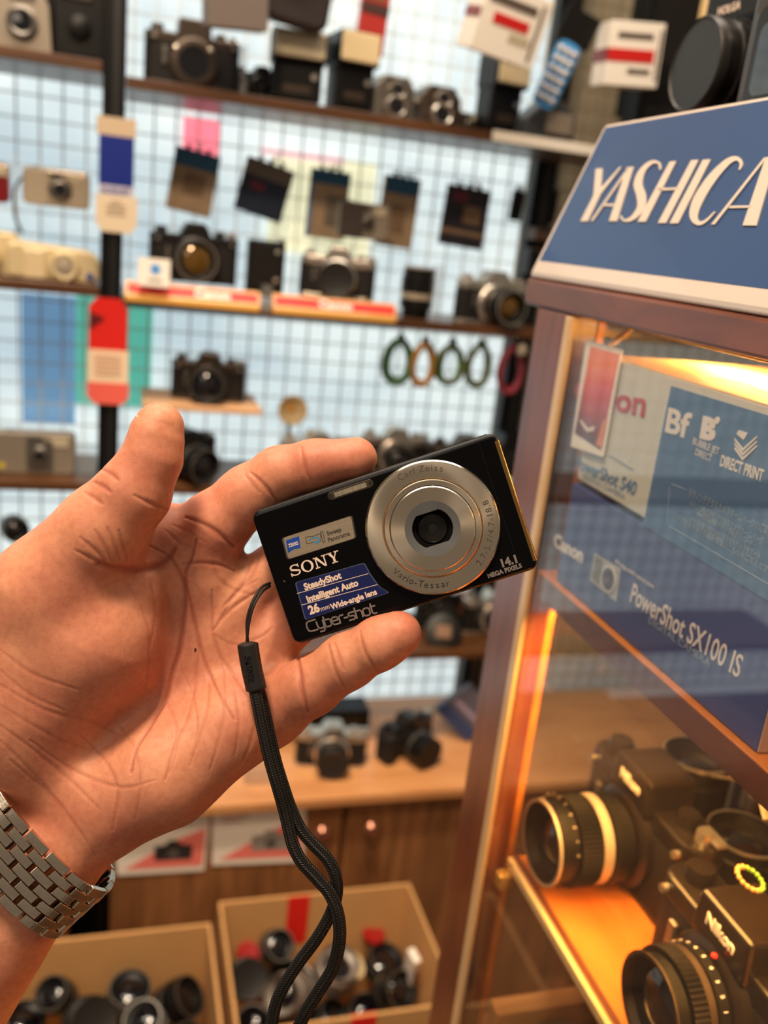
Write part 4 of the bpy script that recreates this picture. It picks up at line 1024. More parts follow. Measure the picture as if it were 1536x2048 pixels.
for (s, a, b, h) in (('キヤノンデジタルカメラホームページのご案内', (1378, 985), (1545, 1068), 0.0046),
                     ('キヤノン株式会社 デジタルカメラホームページ', (1380, 1008), (1526, 1085), 0.0036),
                     ('www 新製品情報 サポート情報 ダウンロード', (1394, 1026), (1504, 1088), 0.0036),
                     ('キヤノン販売株式会社 デジタルカメラサポート', (1380, 1040), (1520, 1114), 0.0036),
                     ('デジタルカメラの最新情報はこちらをご覧ください', (1354, 1036), (1545, 1146), 0.0036)):
    vtext(s, a, b, h, XB - 0.0006, ink_g, b1, o1)
for seg_ in (((1345, 968), (1375, 980)), ((1341, 974), (1336, 1046)), ((1340, 1052), (1550, 1175))):
    (ax, ay), (bx, by) = seg_
    a = on_face(ax, ay, XB); b = on_face(bx, by, XB)
    mb = MB(); mb.tube([(XB - 0.0005 - o1.x, a[0] - o1.y, a[1] - o1.z), (XB - 0.0005 - o1.x, b[0] - o1.y, b[1] - o1.z)], 0.00022, 6); mb.build('rule', ink_g, b1)
b2, o2 = vcarton('dark blue camera carton below, lying on the upper glass cabinet shelf', 0.2735, 0.4665, -0.1895, -0.1268, 0.105, navy_b)
mb = MB(); mb.box((0, -0.0966, 0.0314), (0.104, 0.0006, 0.062)); mb.build('end_flap', mat('flap_cream', lin(206, 176, 146), 0.5), b2)
vtext('Canon', (1108, 1080), (1166, 1114), 0.0115, XB - 0.0003, ink_w, b2, o2, bold=0.0005)
vtext('PowerShot SX100 IS', (1262, 1186), (1482, 1338), 0.0150, XB - 0.0003, ink_w, b2, o2, bold=0.0002, shear=0.1)
vtext('DIGITAL CAMERA', (1298, 1240), (1420, 1328), 0.0050, XB - 0.0003, ink_g, b2, o2)
vtext('8.0 mega pixels optical zoom', (1231, 1122), (1308, 1174), 0.0034, XB - 0.0003, ink_w, b2, o2)
vpoly('camera_picture', [(1190, 1106), (1242, 1137), (1233, 1204), (1180, 1160)], XB - 0.0002, mat('ink_silver', lin(168, 164, 156), 0.45), b2, o2)
vpoly('camera_picture', [(1192, 1112), (1206, 1121), (1198, 1168), (1184, 1156)], XB - 0.0005, mat('ink_silver_dk', lin(120, 116, 112), 0.45), b2, o2)
yy, zz = on_face(1220, 1158, XB)
for r, m in ((0.0078, mat('ink_silver_lt', lin(200, 194, 184), 0.4)), (0.0060, mat('ink_dark', lin(52, 40, 48), 0.4))):
    mb = MB(); mb.lathe([(r, 0), (r, 0.0006 + 0.0003 * (r < 0.007))], 28, 'x', (XB - 0.0012 - o2.x - (0.0003 if r < 0.007 else 0), yy - o2.y, zz - o2.z)); mb.build('lens_picture', m, b2)
mb = MB(); mb.lathe([(0.0016, 0), (0.0016, 0.0004)], 14, 'x', (XB - 0.0019 - o2.x, yy - o2.y, zz - 0.001 - o2.z)); mb.build('lens_picture', mat('ink_plum', lin(120, 50, 80), 0.4), b2)

# red picture card
XC = 0.2574
tcd = thing('picture_card', 'small white-bordered card with red and orange portrait print', 'card', on_x(1193, 885, XC))
oc = Vector(tcd.location)
vpoly('card', [(1174, 680), (1247, 700), (1208, 914), (1143, 893)], XC, paper, tcd, oc, 0.0006)
def card_mat():
    m = bpy.data.materials.new('card_print'); m.use_nodes = True
    nt = m.node_tree; b = nt.nodes['Principled BSDF']
    tc = nt.nodes.new('ShaderNodeTexCoord'); s = nt.nodes.new('ShaderNodeSeparateXYZ')
    nt.links.new(tc.outputs['Generated'], s.inputs[0])
    n = nt.nodes.new('ShaderNodeTexNoise'); n.inputs['Scale'].default_value = 2.2
    nt.links.new(tc.outputs['Generated'], n.inputs['Vector'])
    a = nt.nodes.new('ShaderNodeMath'); a.operation = 'MULTIPLY_ADD'; a.inputs[1].default_value = 0.35; nt.links.new(n.outputs['Fac'], a.inputs[0]); nt.links.new(s.outputs[2], a.inputs[2])
    r = nt.nodes.new('ShaderNodeValToRGB'); e = r.color_ramp.elements
    e[0].position = 0.15; e[0].color = (*lin(40, 14, 18), 1); e[1].position = 1.0; e[1].color = (*lin(255, 120, 10), 1)
    x = e.new(0.45); x.color = (*lin(150, 20, 16), 1); x = e.new(0.75); x.color = (*lin(226, 60, 40), 1)
    nt.links.new(a.outputs[0], r.inputs[0]); nt.links.new(r.outputs[0], b.inputs['Base Color']); b.inputs['Roughness'].default_value = 0.3
    return m
vpoly('red_print', [(1182, 693), (1239, 709), (1201, 899), (1150, 866)], XC - 0.0007, card_mat(), tcd, oc, 0.0002)
vpoly('light_stroke', [(1161, 838), (1176, 856), (1190, 852), (1188, 862), (1174, 864), (1162, 846)], XC - 0.001, ink_w, tcd, oc, 0.0002)
vpoly('orange_stroke', [(1207, 840), (1214, 838), (1203, 896), (1192, 890)], XC - 0.001, mat('ink_orange', lin(226, 120, 50), 0.5), tcd, oc, 0.0002)
p0 = on_x(1222, 690, 0.262); p1 = on_x(1262, 658, 0.275)
mb = MB(); mb.tube([(0, 0, 0), p1 - p0], 0.0024, 10, flat=0.5)
tag(mb.build('hook_strip', cream, loc=p0), 'cream plastic hook strip above the red card', 'hook')

# ---------------------------------------------------------------- sign on the cabinet
FACE0 = Vector((0.2505, 0.2, E0 - 0.0140)); FTOP = Vector((0.2850, 0.2, E0 + 0.0806))
fy = (FTOP - FACE0).normalized(); fx = Vector((0, -1, 0)); fn = fx.cross(fy).normalized()
sign = thing('brand_sign', 'blue sign with slanting cream YASHICA lettering standing on the cabinet', 'sign', (FACE0.x, 0.2, FACE0.z))
SO_ = Vector(sign.location)
sw = mat('sign_white', lin(206, 192, 180), 0.35, coat=0.3)
prof = [(0.0, 0.0), (0.0, 0.0035), (0.0345, 0.0946), (0.0370, 0.0962), (0.050, 0.0962), (0.086, 0.0035), (0.086, 0.0)]
mb = MB(); mb.prism(prof, -0.32, 0.3515, 'xz'); mb.build('housing', sw, sign, bevel=0.0015, seg=3)
def fpt(px, py, lift=0.0):
    p = on_plane(px, py, FACE0 + fn * lift, fn); d = p - FACE0
    return (d.dot(fx), d.dot(fy))
FMx = Matrix((fx, fy, fn)).transposed().to_4x4(); FMx.translation = FACE0 - SO_
L = 0.0006
def fl(name, pts, z0, z1, m):
    mb = MB(); mb.prism([fpt(*p) for p in pts], z0, z1, 'xy', FMx); return mb.build(name, m, sign)
uL = fpt(1082, 523); uT = fpt(1214, 257)
s_end = 0.5
mb = MB(); mb.prism([(uL[0], uL[1]), (s_end, uL[1]), (s_end, uT[1]), (uT[0], uT[1])], 0.0001, 0.0012, 'xy', FMx)
mb.build('blue_face', mat('sign_blue', lin(42, 74, 122), 0.42, coat=0.15, noise=9, dark=0.86), sign)
def cp(x, y): return (1036 + x / 3.072, y / 3.072)
letm = mat('sign_letters', lin(208, 194, 180), 0.45)
def lp(pts): 
    mb = MB(); mb.prism([fpt(*cp(*p)) for p in pts], 0.0013, 0.0019, 'xy', FMx); return mb
def letter(polys, strokes=()):
    mb = MB()
    for pts in polys: mb.prism([fpt(*cp(*p)) for p in pts], 0.0013, 0.0019, 'xy', FMx)
    for path, wid in strokes:
        P = bezier([(x, y, 0) for x, y in path], 6); n = len(P)
        W = [np.interp(i / (n - 1), np.linspace(0, 1, len(wid)), wid) for i in range(n)]
        Lp, Rp = [], []
        for i, p in enumerate(P):
            d = (P[min(i + 1, n - 1)] - P[max(i - 1, 0)]).normalized(); q = Vector((-d.y, d.x, 0)) * W[i] / 2
            Lp.append(p + q); Rp.append(p - q)
        for i in range(n - 1):
            mb.prism([fpt(*cp(a.x, a.y)) for a in (Lp[i], Lp[i + 1], Rp[i + 1], Rp[i])], 0.0013, 0.0019, 'xy', FMx)
    mb.build('lettering', letm, sign)
letter([[(492, 1046), (532, 1044), (522, 1165), (640, 1035), (652, 1035), (520, 1206), (442, 1368), (398, 1368), (478, 1210)]])
letter([[(460, 1366), (475, 1366), (706, 1036), (692, 1036)], [(684, 1036), (724, 1034), (622, 1368), (574, 1368)], [(532, 1262), (618, 1262), (612, 1275), (522, 1275)]])
letter([], [([(888, 1052), (880, 1012), (835, 1008), (778, 1060), (752, 1140), (772, 1215), (768, 1290), (715, 1352), (665, 1362), (645, 1335)], [8, 14, 22, 36, 52, 56, 46, 26, 12, 7])])
letter([[(948, 1004), (988, 1000), (800, 1372), (750, 1372)], [(1080, 996), (1126, 992), (925, 1380), (876, 1380)], [(880, 1166), (1012, 1162), (1004, 1176), (872, 1180)]])
letter([[(1152, 993), (1200, 990), (1000, 1382), (948, 1382)]])
letter([], [([(1376, 1055), (1388, 1015), (1360, 985), (1300, 1010), (1205, 1110), (1125, 1235), (1095, 1330), (1118, 1378), (1165, 1372), (1228, 1312)], [8, 18, 26, 40, 56, 62, 50, 30, 16, 8])])
letter([[(1204, 1390), (1226, 1390), (1548, 980), (1530, 980)], [(1540, 978), (1605, 972), (1482, 1398), (1398, 1396)], [(1322, 1276), (1450, 1274), (1444, 1288), (1310, 1290)]])

# ---------------------------------------------------------------- cameras behind the glass (they face the aisle)
RZ = -math.pi / 2
ZL = E0 - 0.4035
bl_w = mat('worn_black_enamel', lin(34, 27, 22), 0.30, 0.2, noise=40, dark=0.5)
def vslr(label, x, y, s, name, **k):
    return slr(label, (x, y, ZL), RZ, s, top=bl_w, name=name, prism='flat', **k)
v1 = vslr('worn black film camera with ribbed lens, nearest on lower cabinet shelf', 0.3275, 0.316, 0.93, 'Nikon', lens='normal', lr=0.031, ll=0.036, ring=bronze_pl, glass=gdark, ln=128)
v2 = vslr('black film camera with thick ribbed lens and gold ring, farther along shelf', 0.352, 0.450, 0.93, 'Nikon', lens='normal', lr=0.032, ll=0.062, ring=champagne, glass=gdark, ln=128)
v3 = vslr('brassy film camera in the second row behind the gold-ringed one', 0.470, 0.440, 0.90, None, lens='none', lr=0.03, ll=0.04, ring=chrome)
v4 = vslr('second-row film camera with silver top dials, nearer the viewer', 0.505, 0.300, 0.92, None, lens='none', lr=0.03, ll=0.04, ring=chrome)
spare_lens('black zoom lens standing upright at the far end of lower shelf', (0.402, 0.478, ZL + 0.004), 0, 0.026, 0.070, ring=chrome)
spare_lens('short black lens with silver ring in the back row, lower shelf', (0.404, 0.418, ZL + 0.004), 0, 0.027, 0.048, ring=chrome)
spare_lens('short brassy lens between the two name-marked cameras, back row', (0.408, 0.355, ZL + 0.004), 0, 0.027, 0.055, ring=champagne)
# engraved scales on the near lens: rows of small raised figures
def scale_marks(root, c, r, x, n, m, size=0.0027, a0=20, a1=200, txt='0123456789'):
    for k in range(n):
        a = math.radians(a0 + (a1 - a0) * k / (n - 1))
        M = Matrix.Translation((c[0] + r * math.cos(a), -x, c[2] + r * math.sin(a)))
        # letters stand tangent to the barrel, reading round it
        zx = Vector((math.cos(a), 0, math.sin(a))); xx = Vector((math.sin(a), 0, -math.cos(a))); yy = Vector((0, 1, 0))
        R = Matrix((xx, yy, xx.cross(yy))).transposed().to_4x4()
        if R.to_3x3().col[2].dot(zx) < 0: R = Matrix((-xx, yy, (-xx).cross(yy))).transposed().to_4x4()
        lettering(txt[k % len(txt)], size, m, root, M @ R, ext=0.00015, bold=0.00008, name='scale_figure')
ylens = 0.034 * 0.93 / 2 + 0.006 * 0.93
for (ax, rr, m) in ((0.0072, 0.0307, ink_w), (0.0128, 0.0290, champagne)):
    scale_marks(v1, (0, 0, 0.036 * 0.93), rr * 0.945, ylens + ax, 14, m)
for (ax, rr, m) in ((0.047, 0.032, champagne),):
    scale_marks(v2, (0, 0, 0.036 * 0.93), rr * 0.945, ylens + ax, 12, m, 0.0026)
mb = MB(); mb.lathe([(0.0016, 0), (0.0014, 0.001), (0, 0.0014)], 14, 'z', (0.004, -ylens - 0.004, 0.0655)); mb.build('red_dot', mat('red_dot', lin(220, 40, 40), 0.3), v1)
# bead ring with green cord on the near camera's top
p = on_x(1500, 1757, 0.300)
t = thing('bead_ring', 'small gold bead ring with green cord on the near camera', 'ring', p, (0.25, 0.2, 0))
for k in range(16):
    a = 2 * math.pi * k / 16
    mb = MB(); mb.lathe([(0, -0.0013), (0.0013, -0.0006), (0.0013, 0.0006), (0, 0.0013)], 10, 'z', (0.0068 * math.cos(a), 0.0068 * math.sin(a), 0))
    if -0.9 < (a if a < math.pi else a - 2 * math.pi) - (-0.3) < 1.5: mb.build('bead', mat('green_bead', lin(84, 120, 24), 0.6), t)
    else: mb.build('bead', mat('gold_bead', lin(150, 110, 60), 0.5, 0.2), t)
# straps and fittings
mb = MB(); mb.tube(bezier([(0, 0, 0), (0.012, 0.03, 0.01), (0.03, 0.05, -0.01), (0.03, 0.085, -0.03)], 6), 0.0025, 8, flat=0.4)
tag(mb.build('neck_strap', mat('strap_grey', lin(120, 110, 96), 0.4), loc=on_x(1535, 1640, 0.36)), 'grey neck strap end lying over the second-row camera', 'strap')
# lower compartment
p = on_x(1052, 2030, 0.315)
t = spare_lens('large capped lens in the bottom compartment of glass cabinet', (p.x, min(p.y, 0.428), E0 - 0.6075), 0, 0.037, 0.062, ring=champagne, cap=mat('dusty_cap', lin(52, 42, 32), 0.5, noise=300, dark=0.6))
carton('tan card box behind the capped lens, cabinet bottom compartment', 1110, 1930, 0.477, 0.09, 0.075, 0.016, (0, 0, 0), [(-0.4, 0.1, 0.4, 0.2, darkp, 'print_lines')], m=mat('tan_card', lin(186, 130, 74), 0.6), name='card_box', z=E0 - 0.573)
spare_lens('black lens lying at the far end of bottom compartment', (0.36, 0.40, E0 - 0.575), 0, 0.034, 0.06, rot=(1.57, 0, 0.6), ring=chrome)
# dark camera bag and things behind the far pane, standing on the lower shelf
t = thing('film_camera_case', 'dark upright camera case at far end of lower cabinet shelf', 'case', (0.36, 0.515 - 0.03, ZL))
t.location = (0.60, 0.38, ZL)
mb = MB(); mb.box((0, 0, 0.05), (0.06, 0.05, 0.10)); mb.build('case_body', black, t, bevel=0.006, seg=3)
mb = MB(); mb.box((-0.031, 0, 0.07), (0.002, 0.03, 0.02)); mb.build('clasp_plate', champagne, t)

# ---------------------------------------------------------------- on top of the cabinet, behind the sign
ZT = E0 - 0.0143
t = thing('medium_format_camera', 'big black camera with round capped lens and HOLGA name, behind the sign', 'camera', (0.405, 0.50, ZT), (0, 0, RZ))
mb = MB(); mb.box((0, 0.045, 0.075), (0.13, 0.12, 0.15)); mb.build('body', black, t, bevel=0.008, seg=3)
mb = MB(); mb.box((-0.045, 0.04, 0.165), (0.07, 0.09, 0.06)); mb.build('finder_hood', blackm, t, bevel=0.006, seg=3)
lens_parts(t, (-0.031, -0.018, 0.134), 0.0275, 0.055, 'y', ring=steelg, body=black, cap=mat('cap_black', (0.014, 0.013, 0.012), 0.42))
mb = MB(); mb.box((0.0, -0.018, 0.035), (0.12, 0.02, 0.06)); mb.build('front_plate', blackm, t, bevel=0.004)
mb = MB(); mb.box((-0.030, -0.008, 0.1805), (0.105, 0.076, 0.034)); hd = mb.build('flash_head', black, t, bevel=0.004)
mb = MB(); mb.box((-0.004, -0.0475, 0.1865), (0.046, 0.003, 0.020)); mb.build('flash_window', mat('smoke_window', lin(96, 88, 84), 0.2, coat=0.5), hd, bevel=0.001)
lettering('HOLGA', 0.0068, ink_white, t, Matrix.Translation((-0.0545, -0.0463, 0.1735)) @ Matrix.Rotation(math.pi / 2, 4, 'X'), ext=0.0001, bold=0.0001)
for k in range(6):
    mb = MB(); mb.lathe([(0.029, 0), (0.029, 0.0035)], 48, 'y', (-0.031, -0.022 - 0.006 * k, 0.134), rib=0.03, ribrange=(0, 1)); mb.build('lens_rib', black, t)
t = thing('instant_flash_camera', 'dark grey camera with rounded viewfinder frame at right edge', 'camera', (0.341, 0.410, ZT), (0, 0, RZ + 0.05))
mb = MB(); mb.prism([(x, z + 0.130) for x, z in rrect(0.048, 0.040, 0.010)], -0.03, 0.018, 'xz'); bd = mb.build('body', mat('charcoal_shell', lin(58, 54, 52), 0.36), t, bevel=0.005, seg=3)
mb = MB(); mb.prism([(x, z + 0.122) for x, z in rrect(0.038, 0.024, 0.006)], -0.034, -0.028, 'xz'); mb.build('finder_frame', blackm, t, bevel=0.002)
mb = MB(); mb.prism([(x, z + 0.120) for x, z in rrect(0.031, 0.017, 0.005)], -0.0346, -0.034, 'xz'); mb.build('finder_glass', gdark, t)
mb = MB(); mb.box((0, -0.0305, 0.155), (0.085, 0.0016, 0.0014)); mb.build('seam', black, t)
mb = MB(); mb.box((0, 0.022, 0.048), (0.080, 0.026, 0.096)); mb.build('lower_body', black, t, bevel=0.004)
# accessories hung on the beige wall beyond
carton('black tall case on the beige wall beyond the hanging box', 1335, 60, 1.60, 0.12, 0.30, 0.06, (0, 0, 0), [(-0.4, -0.2, 0.4, 0.2, blackm, 'pocket')], m=black, name='camera_case', cat='case')
carton('black flat case on the far top shelf behind the sign', 1325, 250, 1.54, 0.14, 0.12, 0.05, (0, 0, 0), [(-0.4, -0.2, 0.4, 0.2, blackm, 'pocket')], m=black, name='camera_case', cat='case')
carton('pinkish lens box hanging left of the round black cap', 1338, 148, 1.69, 0.022, 0.05, 0.02, (0, 0, 0.1), [(-0.4, -0.2, 0.4, 0.2, greycard, 'print_lines')], m=mat('pink_grey', lin(150, 120, 110), 0.5), name='film_box')
carton('cream card upright in the upper right corner', 1440, 15, 1.30, 0.055, 0.12, 0.02, (0, 0, 0.15), [(-0.4, -0.2, 0.4, 0.2, cream, 'panel')], m=mat('cream_card', lin(214, 180, 122), 0.5), name='card_box')
# ---------------------------------------------------------------- the hand
RN = np.array(RM); EN = np.array(EYE)
def cmm(px, py, d):                      # pixel + depth in mm -> lens-frame millimetres
    return ((px - 768.0) / FPX * d, (py - 1024.0) / FPX * d, d)

def skin_mat():
    m = bpy.data.materials.new('skin'); m.use_nodes = True
    nt = m.node_tree; b = nt.nodes['Principled BSDF']
    tc = nt.nodes.new('ShaderNodeTexCoord')
    n1 = nt.nodes.new('ShaderNodeTexNoise'); n1.inputs['Scale'].default_value = 38; n1.inputs['Detail'].default_value = 5
    nt.links.new(tc.outputs['Object'], n1.inputs['Vector'])
    r = nt.nodes.new('ShaderNodeValToRGB')
    r.color_ramp.elements[0].position = 0.30; r.color_ramp.elements[0].color = (*lin(200, 124, 98), 1)
    r.color_ramp.elements[1].position = 0.72; r.color_ramp.elements[1].color = (*lin(226, 158, 122), 1)
    nt.links.new(n1.outputs['Fac'], r.inputs['Fac'])
    n2 = nt.nodes.new('ShaderNodeTexNoise'); n2.inputs['Scale'].default_value = 420; n2.inputs['Detail'].default_value = 3
    nt.links.new(tc.outputs['Object'], n2.inputs['Vector'])
    mx = nt.nodes.new('ShaderNodeMixRGB'); mx.blend_type = 'MULTIPLY'
    r2 = nt.nodes.new('ShaderNodeValToRGB')
    r2.color_ramp.elements[0].position = 0.35; r2.color_ramp.elements[0].color = (0.86, 0.78, 0.76, 1)
    r2.color_ramp.elements[1].position = 0.6; r2.color_ramp.elements[1].color = (1, 1, 1, 1)
    nt.links.new(n2.outputs['Fac'], r2.inputs['Fac'])
    mx.inputs[0].default_value = 0.7
    nt.links.new(r.outputs['Color'], mx.inputs[1]); nt.links.new(r2.outputs['Color'], mx.inputs[2])
    at = nt.nodes.new('ShaderNodeAttribute'); at.attribute_name = 'crease'
    mc = nt.nodes.new('ShaderNodeMixRGB'); mc.inputs[2].default_value = (*lin(150, 66, 48), 1)
    nt.links.new(at.outputs['Fac'], mc.inputs[0]); nt.links.new(mx.outputs[0], mc.inputs[1])
    nt.links.new(mc.outputs[0], b.inputs['Base Color'])
    b.inputs['Roughness'].default_value = 0.52
    b.inputs['Specular IOR Level'].default_value = 0.42
    b.inputs['Subsurface Weight'].default_value = 0.12
    b.inputs['Subsurface Radius'].default_value = (1.0, 0.35, 0.2)
    b.inputs['Subsurface Scale'].default_value = 0.003
    # fine relief: ridges and pores
    wv = nt.nodes.new('ShaderNodeTexWave'); wv.inputs['Scale'].default_value = 330; wv.inputs['Distortion'].default_value = 9; wv.inputs['Detail'].default_value = 2; wv.inputs['Detail Scale'].default_value = 0.35
    nt.links.new(tc.outputs['Object'], wv.inputs['Vector'])
    vo = nt.nodes.new('ShaderNodeTexVoronoi'); vo.feature = 'DISTANCE_TO_EDGE'; vo.inputs['Scale'].default_value = 1000
    mpv = nt.nodes.new('ShaderNodeMapping'); mpv.inputs['Rotation'].default_value = (0.3, 0.6, 0.4); mpv.inputs['Scale'].default_value = (1, 0.45, 1)
    nt.links.new(tc.outputs['Object'], mpv.inputs[0]); nt.links.new(mpv.outputs[0], vo.inputs['Vector'])
    cl = nt.nodes.new('ShaderNodeMath'); cl.operation = 'MINIMUM'; cl.inputs[1].default_value = 0.12
    nt.links.new(vo.outputs['Distance'], cl.inputs[0])
    ad = nt.nodes.new('ShaderNodeMath'); ad.operation = 'MULTIPLY_ADD'; ad.inputs[1].default_value = 4.0
    m3 = nt.nodes.new('ShaderNodeMath'); m3.operation = 'MULTIPLY'; m3.inputs[1].default_value = 0.35
    nt.links.new(wv.outputs['Fac'], m3.inputs[0])
    nt.links.new(cl.outputs[0], ad.inputs[0]); nt.links.new(m3.outputs[0], ad.inputs[2])
    bp = nt.nodes.new('ShaderNodeBump'); bp.inputs['Strength'].default_value = 0.22; bp.inputs['Distance'].default_value = 0.00022
    nt.links.new(ad.outputs[0], bp.inputs['Height']); nt.links.new(bp.outputs[0], b.inputs['Normal'])
    return m

def build_hand():
    G = []     # groups: (blend, [(p0, r0, p1, r1, flat)])
    def chain(pts, k):
        segs = []
        for a, c in zip(pts[:-1], pts[1:]):
            segs.append((cmm(*a[:3]), a[3], cmm(*c[:3]), c[3]))
        G.append((k, segs))
    # palm and wrist
    palm = []
    def seg(a, c): palm.append((cmm(*a[:3]), a[3], cmm(*c[:3]), c[3]))
    seg((150, 1500, 350, 15), (400, 1170, 352, 13.2))
    seg((160, 1540, 352, 16), (472, 1235, 353, 13.0))
    seg((170, 1580, 352, 16), (520, 1330, 352, 13.0))
    seg((190, 1600, 348, 15), (545, 1415, 345, 13.5))
    seg((230, 1590, 340, 17.5), (330, 1545, 339, 18.8))
    seg((330, 1545, 339, 18.8), (462, 1450, 341, 16.5))
    seg((85, 1728, 341, 16), (250, 1592, 342, 17))
    seg((-20, 1645, 341, 16.5), (80, 1728, 341, 16.5))
    seg((-90, 1985, 342, 23), (80, 1732, 340, 19.2))
    seg((-260, 1860, 342, 23), (-40, 1640, 340, 18.5))
    seg((0, 1560, 343, 17.5), (60, 1400, 340, 24))
    seg((60, 1500, 343, 21), (190, 1560, 345, 17))
    seg((120, 1230, 340, 17), (330, 1085, 348, 13.5))
    seg((330, 1085, 348, 13.5), (420, 1130, 351, 13))
    # ball of the thumb
    seg((50, 1440, 338, 23), (190, 1275, 334, 23))
    seg((190, 1275, 334, 23), (225, 1190, 335, 18))
    seg((20, 1400, 338, 23), (105, 1185, 328, 19.5))
    G.append((9.0, palm))
    chain([(100, 1180, 328, 20.5), (206, 1058, 321, 15.8), (267, 986, 318, 12.6), (304, 916, 317, 10.0), (315, 864, 317, 8.6), (321, 847, 317, 7.2)], 4.0)
    chain([(385, 1110, 350, 13.5), (428, 1052, 346, 13.0), (496, 992, 343, 11.2), (560, 948, 340, 10.0), (628, 930, 337, 9.0), (712, 917, 335, 7.9)], 4.0)
    chain([(480, 1200, 353, 11.5), (548, 1142, 353, 10), (620, 1075, 353, 9), (700, 1045, 352.5, 8.3)], 4.0)
    chain([(528, 1300, 353, 11.5), (600, 1225, 353, 10), (690, 1170, 353, 9), (770, 1140, 352.5, 8.3)], 4.0)
    chain([(545, 1415, 345, 13.5), (622, 1372, 334, 10.6), (695, 1322, 327, 9.7), (760, 1287, 321, 8.9), (797, 1268, 319, 8.2)], 4.0)

    def sdf(P):
        tot = None
        for gi, (k, segs) in enumerate(G):
            d = None
            for (a, ra, c, rc) in segs:
                a = np.array(a, np.float32); c = np.array(c, np.float32)
                ab = c - a
                t = np.clip(((P - a) @ ab) / float(ab @ ab), 0, 1)
                q = P - a - t[..., None] * ab
                dd = np.sqrt((q * q).sum(-1)) - (ra + (rc - ra) * t)
                if d is None: d = dd
                else:
                    h = np.maximum(k - np.abs(d - dd), 0) / k
                    d = np.minimum(d, dd) - h * h * k * 0.25
            if tot is None: tot = d
            else:
                kk = 7.0 if gi == 1 else 4.5
                h = np.maximum(kk - np.abs(tot - d), 0) / kk
                tot = np.minimum(tot, d) - h * h * kk * 0.25
        return tot
    s = 0.56; B = 8
    lo = np.array([-205.0, -46.0, 296.0]); hi = np.array([18.0, 222.0, 378.0])
    nb = np.ceil((hi - lo) / (s * B)).astype(int)
    N = nb * B
    V = np.empty(tuple(N), np.float32)
    bx, by, bz = np.meshgrid(*[np.arange(n) for n in nb], indexing='ij')
    ctr = lo + (np.stack([bx, by, bz], -1) + 0.5) * s * B
    dc = sdf(ctr.astype(np.float32))
    V[...] = np.repeat(np.repeat(np.repeat(dc, B, 0), B, 1), B, 2)
    act = np.argwhere(np.abs(dc) < s * B * 0.87 + 1.6)
    off = np.stack(np.meshgrid(np.arange(B), np.arange(B), np.arange(B), indexing='ij'), -1)
    for i0 in range(0, len(act), 600):
        blk = act[i0:i0 + 600]
        idx = blk[:, None, None, None, :] * B + off[None]
        pts = (lo + (idx + 0.5) * s).astype(np.float32)
        V[idx[..., 0], idx[..., 1], idx[..., 2]] = sdf(pts)
    # surface nets
    sg = V < 0
    c = np.zeros(tuple(N - 1), np.uint8)
    for dx in (0, 1):
        for dy in (0, 1):
            for dz in (0, 1):
                c += sg[dx:N[0] - 1 + dx, dy:N[1] - 1 + dy, dz:N[2] - 1 + dz]
    cells = np.argwhere((c > 0) & (c < 8))
    vid = np.full(tuple(N - 1), -1, np.int32)
    vid[cells[:, 0], cells[:, 1], cells[:, 2]] = np.arange(len(cells))
    acc = np.zeros((len(cells), 3)); cnt = np.zeros(len(cells))
    for ax in range(3):
        o1, o2 = [k for k in range(3) if k != ax]
        for p in (0, 1):
            for q in (0, 1):
                A = cells.copy(); A[:, o1] += p; A[:, o2] += q
                C = A.copy(); C[:, ax] += 1
                va = V[A[:, 0], A[:, 1], A[:, 2]]; vc = V[C[:, 0], C[:, 1], C[:, 2]]
                m = (va < 0) != (vc < 0)
                t = np.where(m, va / np.where(m, va - vc, 1), 0)
                pos = A.astype(float); pos[:, ax] += t
                acc[m] += pos[m]; cnt[m] += 1
    vert = lo + (acc / cnt[:, None] + 0.5) * s
    faces = []
    for ax in range(3):
        o1, o2 = [k for k in range(3) if k != ax]
        sl0 = [slice(1, n - 1) for n in N]; sl0[ax] = slice(0, N[ax] - 1)
        sl1 = list(sl0); sl1[ax] = slice(1, N[ax])
        a = sg[tuple(sl0)]; b_ = sg[tuple(sl1)]
        e = np.argwhere(a != b_)
        flip = a[e[:, 0], e[:, 1], e[:, 2]]
        base = e.copy(); base[:, o1] += 1; base[:, o2] += 1
        q = []
        for (p, r) in ((-1, -1), (0, -1), (0, 0), (-1, 0)):
            cc = base.copy(); cc[:, o1] += p; cc[:, o2] += r
            q.append(vid[cc[:, 0], cc[:, 1], cc[:, 2]])
        q = np.stack(q, 1)
        if ax == 1: flip = ~flip
        q[~flip] = q[~flip][:, ::-1]
        faces.append(q)
    F = np.concatenate(faces); F = F[(F >= 0).all(1)]
    # light smoothing
    E = np.concatenate([F[:, [0, 1]], F[:, [1, 2]], F[:, [2, 3]], F[:, [3, 0]]])
    for it in range(3):
        sm = np.zeros_like(vert); ct = np.zeros(len(vert))
        for k in range(3):
            sm[:, k] = np.bincount(E[:, 0], vert[E[:, 1], k], len(vert)) + np.bincount(E[:, 1], vert[E[:, 0], k], len(vert))
        ct = np.bincount(E[:, 0], minlength=len(vert)) + np.bincount(E[:, 1], minlength=len(vert))
        vert = 0.5 * vert + 0.5 * sm / ct[:, None]
    def normals(vert):
        n = np.cross(vert[F[:, 2]] - vert[F[:, 0]], vert[F[:, 3]] - vert[F[:, 1]])
        vn = np.zeros_like(vert)
        for k in range(3):
            for j in range(4):
                vn[:, k] += np.bincount(F[:, j], n[:, k], len(vert))
        return vn / (np.linalg.norm(vn, axis=1)[:, None] + 1e-12)
    vn = normals(vert)
    # make sure they point outwards
    if (vn[:, 2] * (vert[:, 2] - np.median(vert[:, 2]))).mean() < 0:
        F = F[:, ::-1]; vn = -vn
